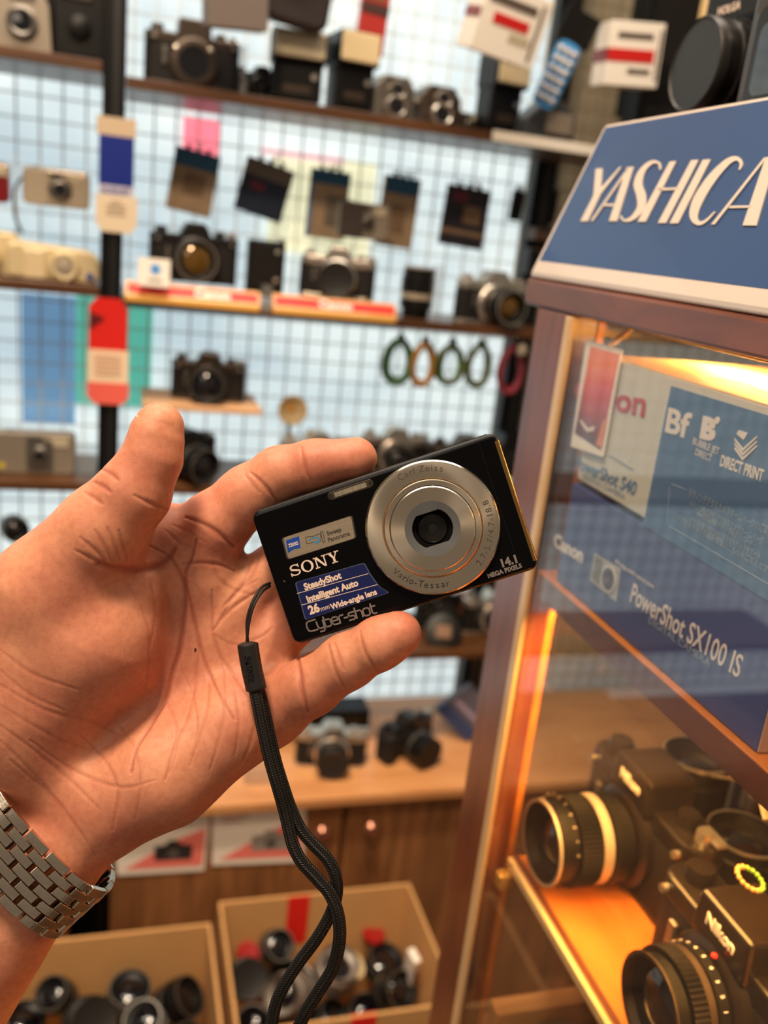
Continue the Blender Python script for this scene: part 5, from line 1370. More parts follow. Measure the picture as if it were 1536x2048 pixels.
    # creases of the palm and the finger joints (depth mm, half width px, points)
    CR = [
        (1.1, 5, [(392, 1080), (384, 1118), (371, 1150), (372, 1200), (368, 1245), (360, 1300), (345, 1350), (332, 1395), (305, 1445), (272, 1500), (262, 1545)]),
        (0.8, 4, [(300, 1092), (335, 1110), (358, 1140), (375, 1185), (390, 1240), (400, 1290), (418, 1345), (445, 1400), (470, 1440)]),
        (0.6, 4, [(426, 1262), (448, 1232), (480, 1205), (520, 1180)]),
        (0.5, 4, [(424, 1180), (426, 1225), (426, 1262), (440, 1310), (470, 1355), (505, 1400)]),
        (0.6, 4, [(365, 1128), (400, 1126), (440, 1130), (470, 1142)]),
        (0.9, 5, [(372, 1035), (400, 1045), (430, 1062), (455, 1082), (468, 1090)]),
        (0.7, 4, [(501, 945), (520, 962), (540, 985), (556, 1003)]),
        (0.4, 4, [(490, 950), (505, 968), (520, 985)]),
        (0.5, 4, [(602, 893), (606, 918), (614, 945), (622, 962)]),
        (1.1, 5, [(596, 1312), (600, 1345), (606, 1385), (616, 1425)]),
        (0.6, 4, [(657, 1290), (664, 1318), (674, 1350), (690, 1376)]),
        (0.4, 4, [(670, 1287), (677, 1312), (688, 1340)]),
        (0.5, 4, [(720, 1262), (725, 1290), (737, 1318), (752, 1338)]),
        (0.6, 4, [(268, 990), (292, 1003), (312, 1012), (336, 1020)]),
        (1.4, 9, [(196, 1128), (225, 1136), (258, 1140), (300, 1138), (332, 1122), (350, 1098)]),
        (0.5, 4, [(150, 1100), (185, 1118), (222, 1130)]),
        (0.45, 4, [(160, 1075), (190, 1100), (212, 1125)]),
        (0.45, 4, [(190, 1060), (208, 1090), (222, 1120)]),
        (0.4, 4, [(215, 1055), (228, 1085), (238, 1118)]),
        (0.4, 4, [(238, 1060), (246, 1090), (254, 1120)]),
        (0.6, 5, [(206, 940), (222, 948), (236, 960)]), (0.6, 5, [(188, 965), (205, 972), (222, 985)]), (0.5, 5, [(170, 985), (188, 996), (205, 1008)]),
        (0.35, 4, [(400, 1290), (392, 1350), (380, 1420), (350, 1490), (330, 1560)]),
        (0.3, 4, [(418, 1345), (415, 1410), (400, 1470), (380, 1530)]),
        (0.3, 4, [(445, 1330), (450, 1400), (440, 1470), (420, 1540)]),
        (0.3, 4, [(470, 1380), (478, 1440), (470, 1510)]),
        (0.35, 4, [(60, 1480), (130, 1530), (190, 1560), (250, 1575), (310, 1560)]),
        (0.3, 4, [(0, 1450), (80, 1510), (150, 1570), (200, 1620)]),
        (0.3, 4, [(0, 1370), (90, 1420), (170, 1440), (240, 1470)]),
        (0.3, 4, [(20, 1520), (90, 1580), (150, 1650), (190, 1710)]),
        (0.35, 4, [(160, 1470), (210, 1520), (235, 1580), (225, 1660)]),
        (0.25, 4, [(0, 1300), (70, 1350), (160, 1380)]),
        (0.25, 4, [(0, 1410), (100, 1470), (180, 1500)]),
        (0.25, 4, [(300, 1160), (310, 1230), (300, 1300)]),
        (0.25, 4, [(255, 1170), (285, 1220), (300, 1290), (290, 1380)]),
        (0.3, 3.5, [(520, 1110), (505, 1150), (470, 1190), (440, 1240)]), (0.3, 3.5, [(430, 1270), (470, 1290), (520, 1275), (545, 1255)]),
        (0.3, 3.5, [(445, 1215), (480, 1180), (515, 1160)]), (0.25, 3.5, [(330, 1400), (352, 1450), (350, 1510), (330, 1560)]),
        (0.25, 3.5, [(360, 1330), (385, 1390), (395, 1450), (390, 1500)]), (0.25, 3.5, [(500, 1400), (510, 1440), (500, 1490), (480, 1530)]),
        (0.25, 3.5, [(330, 1060), (360, 1085), (385, 1095)]), (0.25, 3.5, [(345, 1050), (380, 1065), (410, 1085)]),
        (0.25, 3.5, [(0, 1340), (60, 1390), (130, 1420)]), (0.25, 3.5, [(0, 1480), (70, 1550), (130, 1620)]), (0.25, 3.5, [(230, 1440), (270, 1500), (280, 1570), (270, 1640)]),
        (0.3, 4, [(500, 1130), (480, 1180), (450, 1210)]),
        (0.3, 4, [(425, 1125), (440, 1160), (470, 1180), (510, 1190)]),
    ]
    px = vert[:, 0] / vert[:, 2] * FPX + 768; py = vert[:, 1] / vert[:, 2] * FPX + 1024
    front = vn[:, 2] < 0.1
    cr = np.zeros(len(vert)); dep = np.zeros(len(vert))
    for (dm, w, pts) in CR:
        pts = [tuple(p)[:2] for p in bezier([(a, b2, 0) for a, b2 in pts], 5)]
        best = np.full(len(vert), 1e9)
        xs = [p[0] for p in pts]; ys = [p[1] for p in pts]
        m = front & (px > min(xs) - 30) & (px < max(xs) + 30) & (py > min(ys) - 30) & (py < max(ys) + 30)
        ii = np.nonzero(m)[0]
        L = len(pts)
        for j in range(L - 1):
            ax_, ay_ = pts[j]; bx_, by_ = pts[j + 1]
            dx, dy = bx_ - ax_, by_ - ay_
            t = np.clip(((px[ii] - ax_) * dx + (py[ii] - ay_) * dy) / (dx * dx + dy * dy + 1e-9), 0, 1)
            d2 = np.hypot(px[ii] - ax_ - t * dx, py[ii] - ay_ - t * dy)
            u = (j + t) / (L - 1)
            d2 = d2 / (0.35 + 0.65 * np.sin(np.pi * np.clip(u, 0.06, 0.94)))
            best[ii] = np.minimum(best[ii], d2)
        g = np.exp(-(best / w) ** 2)
        dep += dm * g * 0.62 - dm * 0.10 * np.exp(-((best - 2.2 * w) / (1.6 * w)) ** 2) * (best < 1e8)
        cr = np.maximum(cr, g * min(1, dm + 0.15) * 0.6)
    # broad puckers of skin
    puck = np.sin(px * 0.045 + 1.3 * np.sin(py * 0.03)) * np.sin(py * 0.05 + np.sin(px * 0.04)) * 0.12
    vert = vert - vn * (dep + puck * front)[:, None]
    im = np.argmin(np.where(front, np.hypot(px - 392, py - 1299), 1e9)); mole_p = vert[im].copy(); mole_n = vn[im].copy()
    vw = EN + (vert / 1000.0) @ RN.T
    org = np.array(at_depth(150, 1500, 0.345))
    me = bpy.data.meshes.new('hand')
    me.vertices.add(len(vw)); me.vertices.foreach_set('co', (vw - org).ravel())
    me.loops.add(F.size); me.loops.foreach_set('vertex_index', F.ravel().astype(np.int32))
    me.polygons.add(len(F)); me.polygons.foreach_set('loop_start', np.arange(0, F.size, 4, dtype=np.int32))
    me.polygons.foreach_set('loop_total', np.full(len(F), 4, np.int32))
    me.polygons.foreach_set('use_smooth', np.ones(len(F), bool))
    me.update(calc_edges=True); me.validate()
    at = me.attributes.new('crease', 'FLOAT', 'POINT')
    at.data.foreach_set('value', np.clip(cr, 0, 1).astype(np.float32))
    me.materials.append(skin_mat())
    o = bpy.data.objects.new('hand', me); COL.objects.link(o); o.location = org
    tag(o, 'open left hand with bare wrist skin holding the black compact camera', 'hand')
    # thumb nail, seen from the side
    nz = RM @ Vector((-0.90, -0.24, 0.10)).normalized(); ny = RM @ Vector((0.13, -0.99, 0.0))
    p = at_depth(309, 884, 0.317) + nz * 0.00785
    Mn = frame(p - Vector(org), ny.cross(nz), ny)
    mb = MB()
    vs = []; fs = []
    for i in range(13):
        for j in range(13):
            u = (i / 12 - 0.5) * 2; v = (j / 12 - 0.5) * 2
            r = 1 - 0.10 * abs(u) ** 4
            vs.append((0.0062 * u, 0.0078 * v * r, -0.0022 * u * u - 0.0006 * v * v))
    for i in range(12):
        for j in range(12):
            fs.append((i * 13 + j, (i + 1) * 13 + j, (i + 1) * 13 + j + 1, i * 13 + j + 1))
    mb.add(vs, fs, Mn @ Matrix.Translation((0, 0, 0.0)), True)
    nail = mb.build('nail', mat('nail', lin(236, 178, 150), 0.25, coat=0.3), o, label='thumb nail seen edge-on', fixn=False)
    sd = nail.modifiers.new('thickness', 'SOLIDIFY'); sd.thickness = 0.0006
    mw = Vector(EN + (mole_p / 1000.0) @ RN.T) - Vector(org); nw = Vector(mole_n @ RN.T)
    mb = MB(); mb.lathe([(0.00055, -0.0002), (0.0005, 0.0001), (0.0003, 0.00022), (0, 0.00026)], 14, 'z', M=frame(mw, RM @ Vector((1, 0, 0)), RM @ Vector((0, -1, 0))) @ Matrix.Diagonal((0.8, 1.5, 1, 1)))
    mb.build('mole', mat('mole', (0.02, 0.008, 0.006), 0.5), o, label='small dark mole in the middle of the palm')
    return o
HAND = build_hand()
# ---------------------------------------------------------------- the compact camera in the hand
def device_frame():
    n = Vector((-0.055, 0.055, -1)).normalized()
    a = math.radians(18.25)
    x = Vector((math.cos(a), -math.sin(a), 0)); x = (x - n * x.dot(n)).normalized()
    c = Vector(cmm(787.5, 1080.8, 322.0)) / 1000
    X = RM @ x; Z = RM @ n; Y = Z.cross(X)
    M = Matrix((X, Y, Z)).transposed().to_4x4(); M.translation = EYE + RM @ c
    return M
DM = device_frame()
mm = 0.001
blk_gloss = mat('piano_black', (0.002, 0.002, 0.0025), 0.2, coat=0.0, spec=0.15)
blk_metal = mat('black_anodised', (0.008, 0.007, 0.007), 0.36, 0.3, spec=0.4)
brushed = mat('turned_aluminium', lin(228, 214, 190), 0.25, 1.0, aniso=0.85)
brushed_lt = mat('polished_aluminium', lin(235, 222, 198), 0.16, 1.0)
grey_ring = mat('grey_bezel', lin(92, 94, 96), 0.5, 0.0)
lens_glass = mat('lens_glass', (0.002, 0.002, 0.004), 0.03, coat=1.0)
navy = mat('navy_sticker', lin(15, 28, 88), 0.35, coat=0.1, noise=160, dark=0.85)
silver_st = mat('brushed_sticker', lin(176, 162, 142), 0.36, 0.5, noise=300, stretch=(0.15, 4, 1), dark=0.86)
cobalt = mat('cobalt_ink', lin(20, 70, 165), 0.4)
sky_ink = mat('sky_ink', lin(60, 140, 190), 0.4)
W2, H2, TH = 46.6 * mm, 25.6 * mm, 19.0 * mm

dev = thing('compact_camera', 'small black compact digital camera held in the hand, silver lens ring extended', 'camera')
dev.matrix_world = DM
mb = MB(); mb.prism(rrect(W2, H2, 3.4 * mm), -TH, -1.6 * mm, 'xy')
mb.build('body', blk_metal, dev, bevel=1.5 * mm, seg=3)
mb = MB(); mb.prism(rrect(W2 - 0.5 * mm, H2 - 0.7 * mm, 2.6 * mm), -3.2 * mm, 0, 'xy')
mb.build('front_plate', blk_gloss, dev, bevel=1.1 * mm, seg=3)
# grip strip at the right end
mb = MB(); mb.box((W2 - 7.0 * mm, 0, 0.02 * mm), (0.16 * mm, 2 * H2 - 5 * mm, 0.1 * mm))
mb.build('seam', blk_metal, dev)
mb = MB(); mb.tube([(W2 - 1.1 * mm, y * (H2 - 3.2 * mm), -1.0 * mm) for y in (-1, -0.5, 0, 0.5, 1)], 1.15 * mm, 12)  # warm highlight on the rounded edge, built as a gold strip
mb.build('edge_glint', mat('glint_gold', lin(190, 150, 90), 0.24, 1.0), dev, label='gold strip standing for the warm highlight on the edge')
mb = MB(); mb.prism(rrect(W2 - 3 * mm, 0.5 * mm, 0.4 * mm), H2 - 5 * mm, H2 + 0.25 * mm, 'xz', Matrix.Translation((0, 0, -7.5 * mm)))
mb.build('top_ridge', mat('dark_chrome', lin(72, 62, 54), 0.3, 0.8), dev)
# lens
LX, LY = 14.7 * mm, 0.2 * mm
LM = Matrix.Translation((LX, LY, 0))
def ring(name, prof, m, n=96, label=None, seg=0):
    mb = MB(); mb.lathe([(r * mm, h * mm) for r, h in prof], n, 'z', cap=False)
    o = mb.build(name, m, dev, label=label, loc=(LX, LY, 0)); o.data.set_sharp_from_angle(angle=math.radians(18)); return o
ring('lens_ring', [(24.0, -0.5), (24.0, 1.5), (23.5, 2.1), (23.1, 2.2), (17.9, 2.2), (17.3, 1.6), (17.2, 0.9)], brushed)
ring('ring_edge', [(24.05, 1.5), (23.72, 1.95), (23.45, 2.24), (23.25, 2.24)], brushed_lt)
ring('lens_barrel', [(17.25, 0.2), (17.25, 4.3), (16.9, 4.65), (14.9, 4.65)], brushed)
ring('lens_barrel', [(14.9, 1.0), (14.9, 7.4), (14.55, 7.8), (9.75, 7.8)], brushed)
ring('gap_ring', [(17.6, 1.72), (17.25, 1.72)], mat('gap_black', (0.01, 0.008, 0.006), 0.7))
ring('gap_ring', [(15.25, 4.72), (14.9, 4.72)], mat('gap_black', (0.01, 0.008, 0.006), 0.7))
# grey bezel with a barrel-shaped opening
def aperture(r, cut, n=64):
    pts = []
    for k in range(n):
        a = 2 * math.pi * k / n
        x, y = r * math.cos(a), r * math.sin(a)
        pts.append((x, max(-cut, min(cut, y))))
    return pts
mb = MB()
n = 64; outer = [(9.75 * math.cos(2 * math.pi * k / n), 9.75 * math.sin(2 * math.pi * k / n)) for k in range(n)]
inner = aperture(7.2, 5.9)
vs = []
for (x, y), z in [(p, 7.8) for p in outer] + [(p, 7.3) for p in inner] + [((p[0] * 0.98, p[1] * 0.98), 6.6) for p in inner]:
    vs.append((x * mm, y * mm, z * mm))
fs = []
for a in (0, n):
    for k in range(n):
        k2 = (k + 1) % n; fs.append((a + k, a + k2, a + n + k2, a + n + k))
mb.add(vs, fs)
mb.build('bezel', grey_ring, dev, loc=(LX, LY, 0))
mb = MB()
for r, h in ((7.6, 5.6),): mb.lathe([(r * mm, 1 * mm), (r * mm, 5.4 * mm), (6.0 * mm, 5.4 * mm), (5.8 * mm, 4.0 * mm), (4.4 * mm, 3.9 * mm), (4.2 * mm, 3.2 * mm)], 64, cap=False)
mb.build('inner_barrel', mat('matt_black', (0.003, 0.003, 0.004), 0.8, spec=0.1), dev, loc=(LX, LY, 0))
mb = MB(); mb.lathe([(4.3 * mm, 3.2 * mm), (3.6 * mm, 3.75 * mm), (2.6 * mm, 4.2 * mm), (1.3 * mm, 4.45 * mm), (0, 4.55 * mm)], 48, cap=False)
mb.build('front_element', lens_glass, dev, loc=(LX, LY, 0))
mb = MB(); mb.lathe([(5.2 * mm, 4.4 * mm), (5.0 * mm, 4.55 * mm), (4.85 * mm, 4.4 * mm)], 64)
mb.build('retaining_ring', mat('ring_dark', (0.05, 0.045, 0.04), 0.3, 0.8), dev, loc=(LX, LY, 0))
# maps pixels of the photograph onto the front face, to lay out flat print where it is printed
DMi = DM.inverted()
def face(px, py, z=0.0):
    n = DM.to_3x3() @ Vector((0, 0, 1))
    p0 = DM @ Vector((0, 0, z))
    q = DMi @ on_plane(px, py, p0, n)
    return (q.x, q.y)
def fM(px, py, z, ang=0.0):
    x, y = face(px, py)
    return Matrix.Translation((x, y, z)) @ Matrix.Rotation(math.radians(ang), 4, 'Z')
# flash
fl = []
FXm = Matrix.Translation((-6.6 * mm, 19.6 * mm, 0))
def stadium(w, h, n=8):
    r = h / 2; pts = []
    for k in range(n + 1): a = math.radians(-90 + 180 * k / n); pts.append((w / 2 - r + r * math.cos(a), r * math.sin(a)))
    for k in range(n + 1): a = math.radians(90 + 180 * k / n); pts.append((-w / 2 + r + r * math.cos(a), r * math.sin(a)))
    return pts
FC = face(701, 979.5)
mb = MB(); mb.prism([(x + FC[0], y + FC[1]) for x, y in stadium(17.4 * mm, 3.1 * mm)], -0.5 * mm, 0.25 * mm, 'xy')
fr = mb.build('flash_surround', mat('flash_rim', lin(96, 86, 72), 0.25, 0.9), dev, bevel=0.2 * mm)
mb = MB(); mb.prism([(x + FC[0] + 0.2 * mm, y + FC[1]) for x, y in stadium(16.6 * mm, 2.1 * mm)], 0, 0.32 * mm, 'xy')
fl = mb.build('flash_window', mat('flash_glass', lin(96, 88, 72), 0.12, 0.7, coat=0.5), fr)
mb = MB(); mb.box((FC[0], FC[1], 0.34 * mm), (12.0 * mm, 1.75 * mm, 0.1 * mm))
mb.build('flash_tube', mat('flash_tube', lin(196, 188, 166), 0.2, 0.6, noise=700, stretch=(6, 0.3, 1), dark=0.6), fr)
for s in (-1, 1):
    mb = MB(); mb.cyl((FC[0] + s * 7.5 * mm, FC[1], 0.2 * mm), 0.75 * mm, 0.2 * mm)
    mb.build('sensor_window', mat('sensor_dark', (0.05, 0.04, 0.035), 0.2, 0.5), fr)

# silver sticker
ST = [face(*p) for p in ((566, 1076), (702, 1032), (710, 1076), (577, 1118))]
def sticker(name, quad, m, z0, z1, r=1.0 * mm, rim=None, parent=dev):
    P = [Vector((x, y, 0)) for x, y in quad]; out = []
    for i, p in enumerate(P):
        a = (P[i - 1] - p).normalized(); b = (P[(i + 1) % len(P)] - p).normalized()
        for t in (0, 0.25, 0.5, 0.75, 1):
            q = p + a * r * (1 - t) ** 2 + b * r * t ** 2
            out.append((q.x, q.y))
    mb = MB(); mb.prism(out, z0, z1, 'xy')
    return mb.build(name, m, parent)
def grow(quad, g):
    cx = sum(p[0] for p in quad) / len(quad); cy = sum(p[1] for p in quad) / len(quad)
    res = []
    for x, y in quad:
        d = Vector((x - cx, y - cy)); l = d.length; res.append((cx + d.x * (l + g) / l, cy + d.y * (l + g) / l))
    return res
sticker('sticker_rim', grow(ST, 0.6 * mm), mat('sticker_rim', lin(58, 52, 46), 0.5), -0.01 * mm, 0.06 * mm)
stk = sticker('silver_sticker', ST, silver_st, 0, 0.1 * mm)
zq = [face(*p) for p in ((572, 1081), (598, 1072), (601, 1096), (576, 1106))]
zx = [zq[0], zq[1], zq[2], ((zq[2][0] + zq[3][0]) / 2, (zq[2][1] + zq[3][1]) / 2 + 0.5 * mm), zq[3]]
mb = MB(); mb.prism(zx[::-1], 0.1 * mm, 0.13 * mm, 'xy'); mb.build('blue_shield', cobalt, stk)
lettering('ZEISS', 1.75 * mm, ink_white, stk, fM(587, 1089, 0.15 * mm, -0.5), xs=0.92, bold=0.00004)
lettering('Sweep', 2.25 * mm, ink_black, stk, fM(668, 1063, 0.13 * mm, 0.5), xs=0.92, bold=0.00005)
lettering('Panorama', 2.25 * mm, ink_black, stk, fM(677.5, 1073.5, 0.13 * mm, 0.5), xs=0.92, bold=0.00004)
def line_path(name, pts, w, m, z, parent, closed=False):
    mb = MB(); P = [Vector((*face(*p), z)) for p in pts]
    if closed: P.append(P[0])
    for a, b in zip(P[:-1], P[1:]):
        d = (b - a); l = d.length; d.normalize(); nrm = Vector((-d.y, d.x, 0)) * w / 2
        mb.add([a - nrm, b - nrm, b + nrm, a + nrm], [(0, 1, 2, 3)])
    return mb.build(name, m, parent, fixn=False)
line_path('panorama_icon', [(611, 1074), (625, 1073), (641, 1067), (642, 1082), (630, 1083), (614, 1088)], 0.22 * mm, ink_black, 0.14 * mm, stk, True)
line_path('panorama_icon', [(641, 1064), (645, 1062), (650, 1083), (646, 1085)], 0.25 * mm, ink_black, 0.14 * mm, stk, True)
line_path('panorama_icon', [(617, 1080), (628, 1075), (637, 1075), (638, 1079), (632, 1084)], 0.45 * mm, sky_ink, 0.145 * mm, stk)
mb = MB(); mb.prism([face(*p) for p in ((626, 1084), (639, 1080), (636, 1088))], 0.14 * mm, 0.15 * mm, 'xy'); mb.build('arrow_head', sky_ink, stk)
# maker's name in slab letters
def slab_word(word, M, h, m, parent):
    mb = MB(); x = 0
    w = 0.16 * h; t = 0.10 * h
    def bar(x0, y0, x1, y1): mb.prism([(x0, y0), (x1, y0), (x1, y1), (x0, y1)], 0, 0.06 * mm, 'xy', M)
    def poly(p): mb.prism(p, 0, 0.06 * mm, 'xy', M)
    def arc(cx, cy, rx, ry, a0, a1, w0, w1, n=14):
        o = []; i = []
        for k in range(n + 1):
            a = math.radians(a0 + (a1 - a0) * k / n); s = abs(math.cos(a)); ww = w1 + (w0 - w1) * s
            tt = w1
            o.append((cx + rx * math.cos(a), cy + ry * math.sin(a))); i.append((cx + (rx - w0) * math.cos(a), cy + (ry - w1) * math.sin(a)))
        for k in range(n): poly([o[k], o[k + 1], i[k + 1], i[k]])
    for ch in word:
        if ch == 'S':
            cw = 0.46 * h
            arc(x + cw, 0.72 * h, 0.42 * h, 0.28 * h, 20, 200, 0.15 * h, t)
            arc(x + cw, 0.28 * h, 0.46 * h, 0.28 * h, 200, 380, 0.15 * h, t)
            poly([(x + 0.04 * h, 0.72 * h), (x + 0.10 * h, 0.52 * h), (x + 0.88 * h, 0.28 * h), (x + 0.92 * h, 0.30 * h), (x + 0.86 * h, 0.46 * h), (x + 0.20 * h, 0.66 * h)])
            bar(x + 0.78 * h, 0.68 * h, x + 0.86 * h, 1.0 * h); bar(x, 0, x + 0.09 * h, 0.33 * h)
            x += 1.04 * h
        if ch == 'O':
            arc(x + 0.56 * h, 0.5 * h, 0.56 * h, 0.53 * h, 0, 360, 0.21 * h, t, 36); x += 1.22 * h
        if ch == 'N':
            bar(x + 0.14 * h, 0, x + 0.25 * h, 1 * h); bar(x + 0.92 * h, 0, x + 1.03 * h, h)
            bar(x, 0, x + 0.40 * h, t); bar(x, 0.9 * h, x + 0.30 * h, h); bar(x + 0.76 * h, 0.9 * h, x + 1.18 * h, h)
            poly([(x + 0.10 * h, h), (x + 0.36 * h, h), (x + 1.03 * h, 0), (x + 0.84 * h, 0)]); x += 1.24 * h
        if ch == 'Y':
            poly([(x + 0.10 * h, h), (x + 0.36 * h, h), (x + 0.66 * h, 0.42 * h), (x + 0.46 * h, 0.42 * h)])
            poly([(x + 0.86 * h, h), (x + 0.98 * h, h), (x + 0.64 * h, 0.42 * h), (x + 0.54 * h, 0.42 * h)])
            bar(x + 0.45 * h, 0, x + 0.66 * h, 0.46 * h); bar(x + 0.30 * h, 0, x + 0.81 * h, t)
            bar(x, 0.9 * h, x + 0.48 * h, h); bar(x + 0.70 * h, 0.9 * h, x + 1.12 * h, h); x += 1.1 * h
    return mb.build('lettering', m, parent)
a0 = face(584, 1154); a1 = face(688, 1120)
slab_word('SONY', Matrix.Translation((a0[0], a0[1], 0)) @ Matrix.Rotation(math.atan2(a1[1] - a0[1], a1[0] - a0[0]), 4, 'Z'), 4.1 * mm, ink_white, dev)
# blue sticker
BQ = [face(*p) for p in ((592, 1165), (728, 1127), (739, 1149), (757, 1173), (777, 1185), (612, 1239))]
sticker('sticker_rim', grow(BQ, 0.45 * mm), mat('sticker_rim2', lin(70, 78, 110), 0.5), -0.01 * mm, 0.05 * mm)
bst = sticker('blue_sticker', BQ, navy, 0, 0.09 * mm)
lettering('SteadyShot', 3.4 * mm, ink_white, bst, fM(645, 1163, 0.1 * mm, 0.4), bold=0.00014, xs=0.92)
lettering('Intelligent Auto', 3.4 * mm, ink_white, bst, fM(664.5, 1182.5, 0.1 * mm, 0.8), bold=0.00014, xs=0.92)
lettering('26', 4.3 * mm, ink_white, bst, fM(628, 1218.5, 0.1 * mm, 0.8), bold=0.0002, xs=0.92)
lettering('mm', 2.6 * mm, ink_white, bst, fM(650, 1215.5, 0.1 * mm, 0.8), xs=0.9)
lettering('Wide-angle lens', 3.0 * mm, ink_white, bst, fM(707.5, 1199, 0.1 * mm, 1.2), bold=0.00010, xs=0.90)
line_path('rule', [(594, 1187), (737, 1147)], 0.2 * mm, ink_white, 0.105 * mm, bst)
line_path('rule', [(603, 1210), (755, 1169)], 0.2 * mm, ink_white, 0.105 * mm, bst)
# round-cornered line letters
def rline(pts, w, mb, M, z=0.06 * mm):
    P = [Vector((p[0], p[1], 0)) for p in pts]
    for i, (a, b) in enumerate(zip(P[:-1], P[1:])):
        d = (b - a).normalized(); nrm = Vector((-d.y, d.x, 0)) * w / 2
        a2 = a - d * w * 0.35; b2 = b + d * w * 0.35
        mb.add([M @ (a2 - nrm), M @ (b2 - nrm), M @ (b2 + nrm), M @ (a2 + nrm)], [(0, 1, 2, 3)])
GL = {
 'C': (1.25, [[(1.2, 1.35), (0.35, 1.35), (0.08, 1.2), (0.0, 0.9), (0.0, 0.45), (0.1, 0.12), (0.4, 0), (1.2, 0)]]),
 'y': (0.95, [[(0, 1), (0.05, 0.3), (0.25, 0.05), (0.8, 0.05)], [(0.8, 1), (0.8, -0.2), (0.65, -0.4), (0.2, -0.4)]]),
 'b': (0.92, [[(0, 1.4), (0, 0.2), (0.15, 0), (0.6, 0), (0.78, 0.2), (0.78, 0.75), (0.6, 0.95), (0.02, 0.95)]]),
 'e': (0.92, [[(0.75, 0), (0.2, 0), (0, 0.2), (0, 0.8), (0.2, 0.97), (0.6, 0.97), (0.78, 0.8), (0.7, 0.52), (0.05, 0.5)]]),
 'r': (0.62, [[(0, 0), (0, 0.75), (0.2, 0.97), (0.55, 0.97)]]),
 '-': (0.55, [[(0, 0.5), (0.42, 0.5)]]),
 's': (0.92, [[(0.75, 0.97), (0.15, 0.97), (0, 0.75), (0.15, 0.52), (0.62, 0.5), (0.78, 0.25), (0.62, 0), (0, 0)]]),
 'h': (0.92, [[(0, 0), (0, 1.4)], [(0, 0.95), (0.55, 0.95), (0.76, 0.75), (0.76, 0)]]),
 'o': (0.95, [[(0.2, 0), (0.6, 0), (0.8, 0.2), (0.8, 0.78), (0.6, 0.97), (0.2, 0.97), (0, 0.78), (0, 0.2), (0.2, 0)]]),
 't': (0.7, [[(0.12, 1.35), (0.12, 0.2), (0.3, 0), (0.6, 0)], [(0, 0.97), (0.6, 0.97)]]),
}
def round_word(word, M, h, width, m, parent, w=0.16):
    tot = sum(GL[c][0] for c in word); k = width / (tot * h)
    mb = MB(); x = 0
    for c in word:
        for st in GL[c][1]:
            rline([((x + p[0]) * h * k, p[1] * h) for p in st], w * h, mb, M)
        x += GL[c][0]
    mb.build('lettering', m, parent, fixn=False)
a0 = face(617, 1264); a1 = face(755, 1225)
round_word('Cyber-shot', Matrix.Translation((a0[0], a0[1], 0.04 * mm)) @ Matrix.Rotation(math.atan2(a1[1] - a0[1], a1[0] - a0[0]), 4, 'Z'), 2.75 * mm, math.dist(a0, a1), ink_grey, dev, w=0.2)
lettering('14.1', 4.0 * mm, ink_grey, dev, fM(1018, 1123, 0.04 * mm, 0), bold=0.00018)
lettering('MEGA PIXELS', 2.2 * mm, ink_grey, dev, fM(1009, 1142, 0.04 * mm, 0), bold=0.0001, xs=0.98)
# engraving round the ring
ring_ink = mat('engraving', lin(74, 62, 48), 0.6)
def ring_text(s, a_mid, r, size, inward=False, step=None, m=ring_ink):
    widths = {'i': 0.5, 'l': 0.5, ' ': 0.6, 'r': 0.72, '-': 0.75, ',': 0.5, '/': 0.7, '.': 0.5, 't': 0.7, 'f': 0.7, 'V': 1.15, 'T': 1.05, 'C': 1.2, 'Z': 1.15, 'a': 1.0}
    ws = [widths.get(c, 1.0) * size * 0.58 for c in s]
    tot = sum(ws); pos = -tot / 2
    for c, w in zip(s, ws):
        mid = pos + w / 2; pos += w
        if c == ' ': continue
        if inward: ang = a_mid + math.degrees(mid / r); rot = ang + 90
        else: ang = a_mid - math.degrees(mid / r); rot = ang - 90
        a = math.radians(ang)
        lettering(c, size, m, dev, Matrix.Translation((LX + r * math.cos(a), LY + r * math.sin(a), 2.24 * mm)) @ Matrix.Rotation(math.radians(rot), 4, 'Z'))
ring_text('Carl Zeiss', 84, 21.1 * mm, 3.4 * mm)
ring_text('Vario-Tessar', 225 + 14, 20.6 * mm, 3.4 * mm, inward=True)
ring_text('2.7-5.7/4.7-18.8', -24, 20.8 * mm, 3.2 * mm, inward=True)
# tiny screw / mark at the left end
mb = MB(); mb.cyl((-W2 + 4.3 * mm, -1.8 * mm, 0), 0.4 * mm, 0.08 * mm); mb.build('strap_screw', mat('screw_grey', lin(90, 80, 76), 0.4, 0.6), dev)

# ---------------------------------------------------------------- wrist strap
strap = thing('wrist_strap', 'black braided wrist strap hanging from the camera, with rubber slider', 'strap', at_depth(533, 1170, 0.326))
SO = Vector(strap.location)
rubber = mat('black_rubber', (0.016, 0.015, 0.014), 0.42, noise=400, dark=0.8)
cordm = mat('thin_cord', (0.012, 0.010, 0.009), 0.6)
def dpath(pts, n=8): return [at_depth(*p) - SO for p in bezier(pts, n)]
def bez_pix(pts, n=8): return [at_depth(p.x, p.y, p.z) - SO for p in bezier(pts, n)]
mb = MB(); mb.tube(bez_pix([(540, 1172, 0.333), (524, 1184, 0.326), (508, 1210, 0.3225), (498, 1245, 0.3225), (493, 1290, 0.3235)]), 0.00055, 8); mb.build('cord', cordm, strap)
mb = MB(); mb.tube(bez_pix([(540, 1166, 0.333), (522, 1176, 0.3265), (505, 1204, 0.323), (494, 1242, 0.323), (496, 1290, 0.324)]), 0.00055, 8); mb.build('cord', cordm, strap)
mb = MB()
pth = bez_pix([(495, 1284, 0.3225), (496, 1292, 0.3225), (499, 1312, 0.3225), (504, 1340, 0.3225), (510, 1366, 0.3225), (513, 1382, 0.3225)], 5)
L = len(pth); rad = []
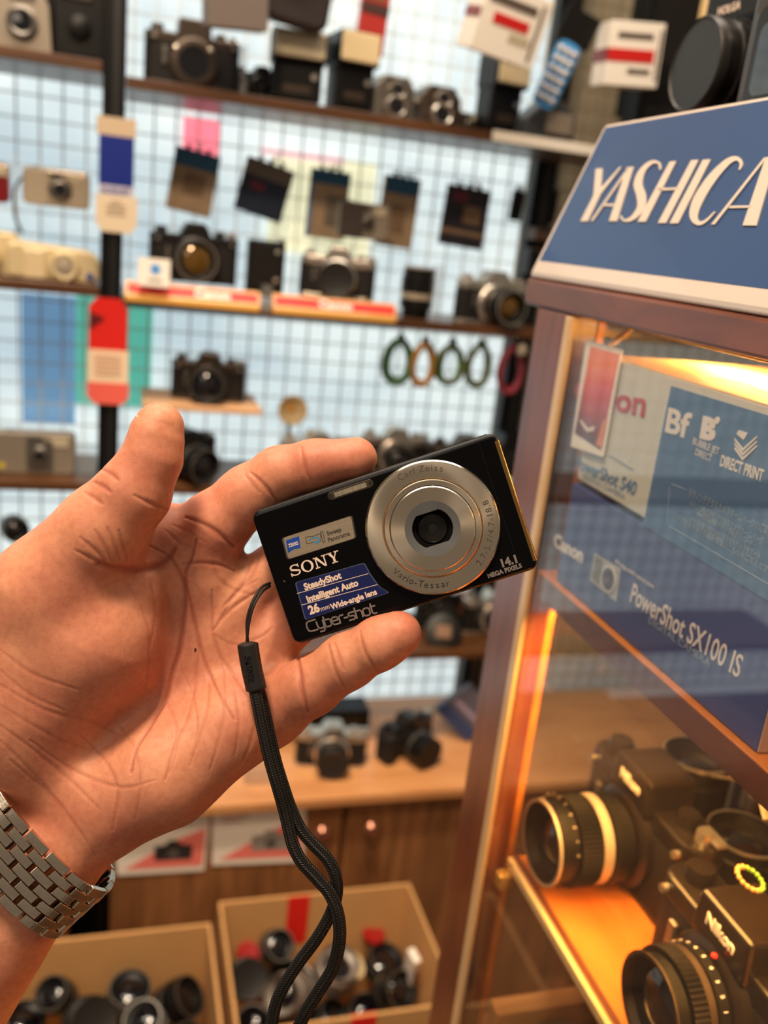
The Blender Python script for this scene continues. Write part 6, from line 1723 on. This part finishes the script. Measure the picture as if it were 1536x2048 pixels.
for i in range(L):
    t = i / (L - 1)
    rad.append(0.0038 * (min(1, 0.45 + t * 4.2) if t < 0.14 else 1.0) * (1.0 if t < 0.93 else 1.0 - (t - 0.93) * 3.5))
mb.tube(pth, rad, 24, flat=0.82, up=RM @ Vector((0, 0, 1)))
sl = mb.build('slider', rubber, strap)
mid = at_depth(497, 1336, 0.3225 - 0.0035) - SO
lettering('SONY', 0.0034, mat('debossed', (0.005, 0.005, 0.005), 0.6), sl, frame(mid, RM @ Vector((0.17, 0.98, 0)), RM @ Vector((0.98, -0.17, 0.0))), ext=0.0004)
def braid_mat():
    m = bpy.data.materials.new('braided_nylon'); m.use_nodes = True
    nt = m.node_tree; b = nt.nodes['Principled BSDF']
    uv = nt.nodes.new('ShaderNodeUVMap')
    sx = nt.nodes.new('ShaderNodeSeparateXYZ'); nt.links.new(uv.outputs[0], sx.inputs[0])
    def math_(op, a, b_=None, v=None):
        n = nt.nodes.new('ShaderNodeMath'); n.operation = op
        for i, q in enumerate((a, b_)):
            if q is None: continue
            if isinstance(q, (int, float)): n.inputs[i].default_value = q
            else: nt.links.new(q, n.inputs[i])
        return n.outputs[0]
    # chevrons: V direction folded by position across the cord
    u8 = math_('MULTIPLY', sx.outputs[0], 9.0)
    tri = math_('PINGPONG', u8, 0.5)
    ph = math_('ADD', math_('MULTIPLY', sx.outputs[1], 1050.0), math_('MULTIPLY', tri, 1.6))
    sw = math_('PINGPONG', ph, 0.5)
    edge = math_('MULTIPLY', tri, 2.0)
    hgt = math_('MULTIPLY', math_('SMOOTH_MIN', math_('MULTIPLY', sw, 2.0), 0.8), math_('MINIMUM', math_('ADD', edge, 0.35), 1.0))
    r = nt.nodes.new('ShaderNodeValToRGB')
    r.color_ramp.elements[0].color = (0.002, 0.002, 0.002, 1); r.color_ramp.elements[1].color = (0.016, 0.013, 0.011, 1)
    nt.links.new(hgt, r.inputs[0]); nt.links.new(r.outputs[0], b.inputs['Base Color'])
    bp = nt.nodes.new('ShaderNodeBump'); bp.inputs['Distance'].default_value = 0.0004; bp.inputs['Strength'].default_value = 0.8
    nt.links.new(hgt, bp.inputs['Height']); nt.links.new(bp.outputs[0], b.inputs['Normal'])
    b.inputs['Specular IOR Level'].default_value = 0.3
    b.inputs['Roughness'].default_value = 0.5
    return m
braid = braid_mat()
def strand(pts, r, flat, name='strand'):
    pth = bez_pix(pts, 10); n = 20
    mb = MB(); mb.tube(pth, r, n, flat=flat, up=RM @ Vector((0, 0, 1)))
    o = mb.build(name, braid, strap, fixn=False)
    me = o.data; uvl = me.uv_layers.new(name='UVMap')
    acc = [0.0]
    for a, b in zip(pth[:-1], pth[1:]): acc.append(acc[-1] + (b - a).length)
    for poly in me.polygons:
        vs = [me.loops[li].vertex_index for li in poly.loop_indices]
        ks = [v % n for v in vs]; wrap = max(ks) - min(ks) > n / 2
        for li, v in zip(poly.loop_indices, vs):
            k = v % n
            if wrap and k == 0: k = n
            uvl.data[li].uv = (k / n, acc[min(v // n, len(acc) - 1)])
    bm = bmesh.new(); bm.from_mesh(me); bmesh.ops.recalc_face_normals(bm, faces=bm.faces); bm.to_mesh(me); bm.free()
    return o
strand([(509, 1376, 0.3225), (516, 1410, 0.321), (526, 1460, 0.320), (540, 1520, 0.319), (556, 1575, 0.318), (570, 1625, 0.318), (580, 1668, 0.317), (588, 1695, 0.316), (604, 1724, 0.315), (634, 1757, 0.314), (660, 1788, 0.313), (676, 1830, 0.312), (679, 1880, 0.312), (666, 1935, 0.313), (636, 1985, 0.314), (606, 2035, 0.315), (586, 2090, 0.316), (575, 2160, 0.317), (572, 2230, 0.317), (555, 2275, 0.3175), (534, 2240, 0.318)], 0.0023, 0.8)
strand([(517, 1376, 0.3245), (526, 1410, 0.3245), (537, 1460, 0.3235), (551, 1520, 0.3225), (566, 1570, 0.3215), (584, 1622, 0.3205), (604, 1662, 0.3195), (628, 1690, 0.318), (655, 1718, 0.317), (671, 1752, 0.316), (673, 1790, 0.316), (660, 1830, 0.317), (634, 1876, 0.317), (597, 1926, 0.317), (568, 1972, 0.317), (550, 2015, 0.317), (538, 2090, 0.317), (530, 2160, 0.3175), (530, 2215, 0.318), (534, 2245, 0.318)], 0.0022, 0.85)

# ---------------------------------------------------------------- steel watch bracelet
steel = mat('bracelet_steel', lin(232, 218, 196), 0.2, 1.0, noise=260, bump=(500, 0.08), dark=0.8)
steel_dk = mat('bracelet_pin', (0.02, 0.016, 0.012), 0.5, 0.6)
watch = thing('wristwatch', 'steel watch bracelet with brick-pattern links around the wrist', 'watch', at_depth(58, 1686, 0.339))
WO = Vector(watch.location)
uD = (RM @ Vector((0.655, 0.75, 0.06))).normalized()      # across the wrist
aD = (RM @ Vector((0.75, -0.655, 0.15))); aD = (aD - uD * aD.dot(uD)).normalized()   # along the arm, towards the hand
dD = uD.cross(aD).normalized()
if dD.dot(RM @ Vector((0, 0, -1))) < 0: dD = -dD          # towards the lens
A_, B_ = 0.0325, 0.0228
def ell(t):
    c, s = math.cos(t), math.sin(t); e = 0.78
    return Vector((A_ * math.copysign(abs(c) ** e, c), B_ * math.copysign(abs(s) ** e, s)))
samples = [ell(math.radians(a)) for a in np.arange(-40, 250, 0.5)]
arc = [0.0]
for a, b in zip(samples[:-1], samples[1:]): arc.append(arc[-1] + (b - a).length)
def at_arc(s):
    i = int(np.searchsorted(arc, s)); i = max(1, min(i, len(arc) - 1))
    t = (s - arc[i - 1]) / (arc[i] - arc[i - 1] + 1e-9)
    p = samples[i - 1].lerp(samples[i], t); d = (samples[i] - samples[i - 1]).normalized()
    return p, d
pitch = 0.0104; colw = 0.00345; NC = 7
link_mesh = {}
def link_obj(kind, ln, wd, th):
    key = (kind, round(ln, 5))
    if key not in link_mesh:
        mb = MB()
        n = 6; prof = []
        for k in range(n + 1):
            u = -1 + 2 * k / n
            prof.append((u * ln / 2, th / 2 - 0.00035 * u * u))
        prof += [(ln / 2, -th / 2), (-ln / 2, -th / 2)]
        mb.prism(prof, -wd / 2, wd / 2, 'xz')
        o = mb.build('link', steel, watch, bevel=0.00022, seg=2)
        link_mesh[key] = o.data
        return o
    o = bpy.data.objects.new('link', link_mesh[key]); COL.objects.link(o); o.parent = watch
    b = o.modifiers.new('bevel', 'BEVEL'); b.width = 0.00022; b.segments = 2; b.limit_method = 'ANGLE'
    return o
tot = arc[-1]
nrow = int(tot / pitch)
pins = MB(); rl = random.Random(4)
for row in range(nrow):
    for c in range(NC):
        s = row * pitch + (pitch / 2 if c % 2 else 0) + 0.001
        if s > tot - 0.004: continue
        p, d = at_arc(s)
        ln = pitch * (0.90 if c in (0, NC - 1) else 0.84)
        P = uD * p.x + dD * p.y + aD * ((c - (NC - 1) / 2) * colw)
        tx = uD * d.x + dD * d.y; nz = (-tx.cross(aD)).normalized()
        if nz.dot(uD * p.x / A_ + dD * p.y / B_) < 0: nz = -nz
        o = link_obj('l', ln, colw * 0.94, 0.0022)
        X = tx.normalized(); Z = nz; Y = Z.cross(X)
        M = Matrix((X, Y, Z)).transposed().to_4x4(); M.translation = P
        o.matrix_local = M @ Euler((rl.uniform(-0.035, 0.035), rl.uniform(-0.03, 0.03), 0)).to_matrix().to_4x4()
for row in range(int(tot / (pitch / 2))):
    s = row * pitch / 2 + 0.002
    p, d = at_arc(s)
    P = uD * p.x + dD * p.y
    nz = (uD * p.x / A_ + dD * p.y / B_).normalized() * -0.0008
    pins.tube([P + nz - aD * colw * 3.1, P + nz + aD * colw * 3.1], 0.0009, 8)
pins.build('link_pins', steel_dk, watch)
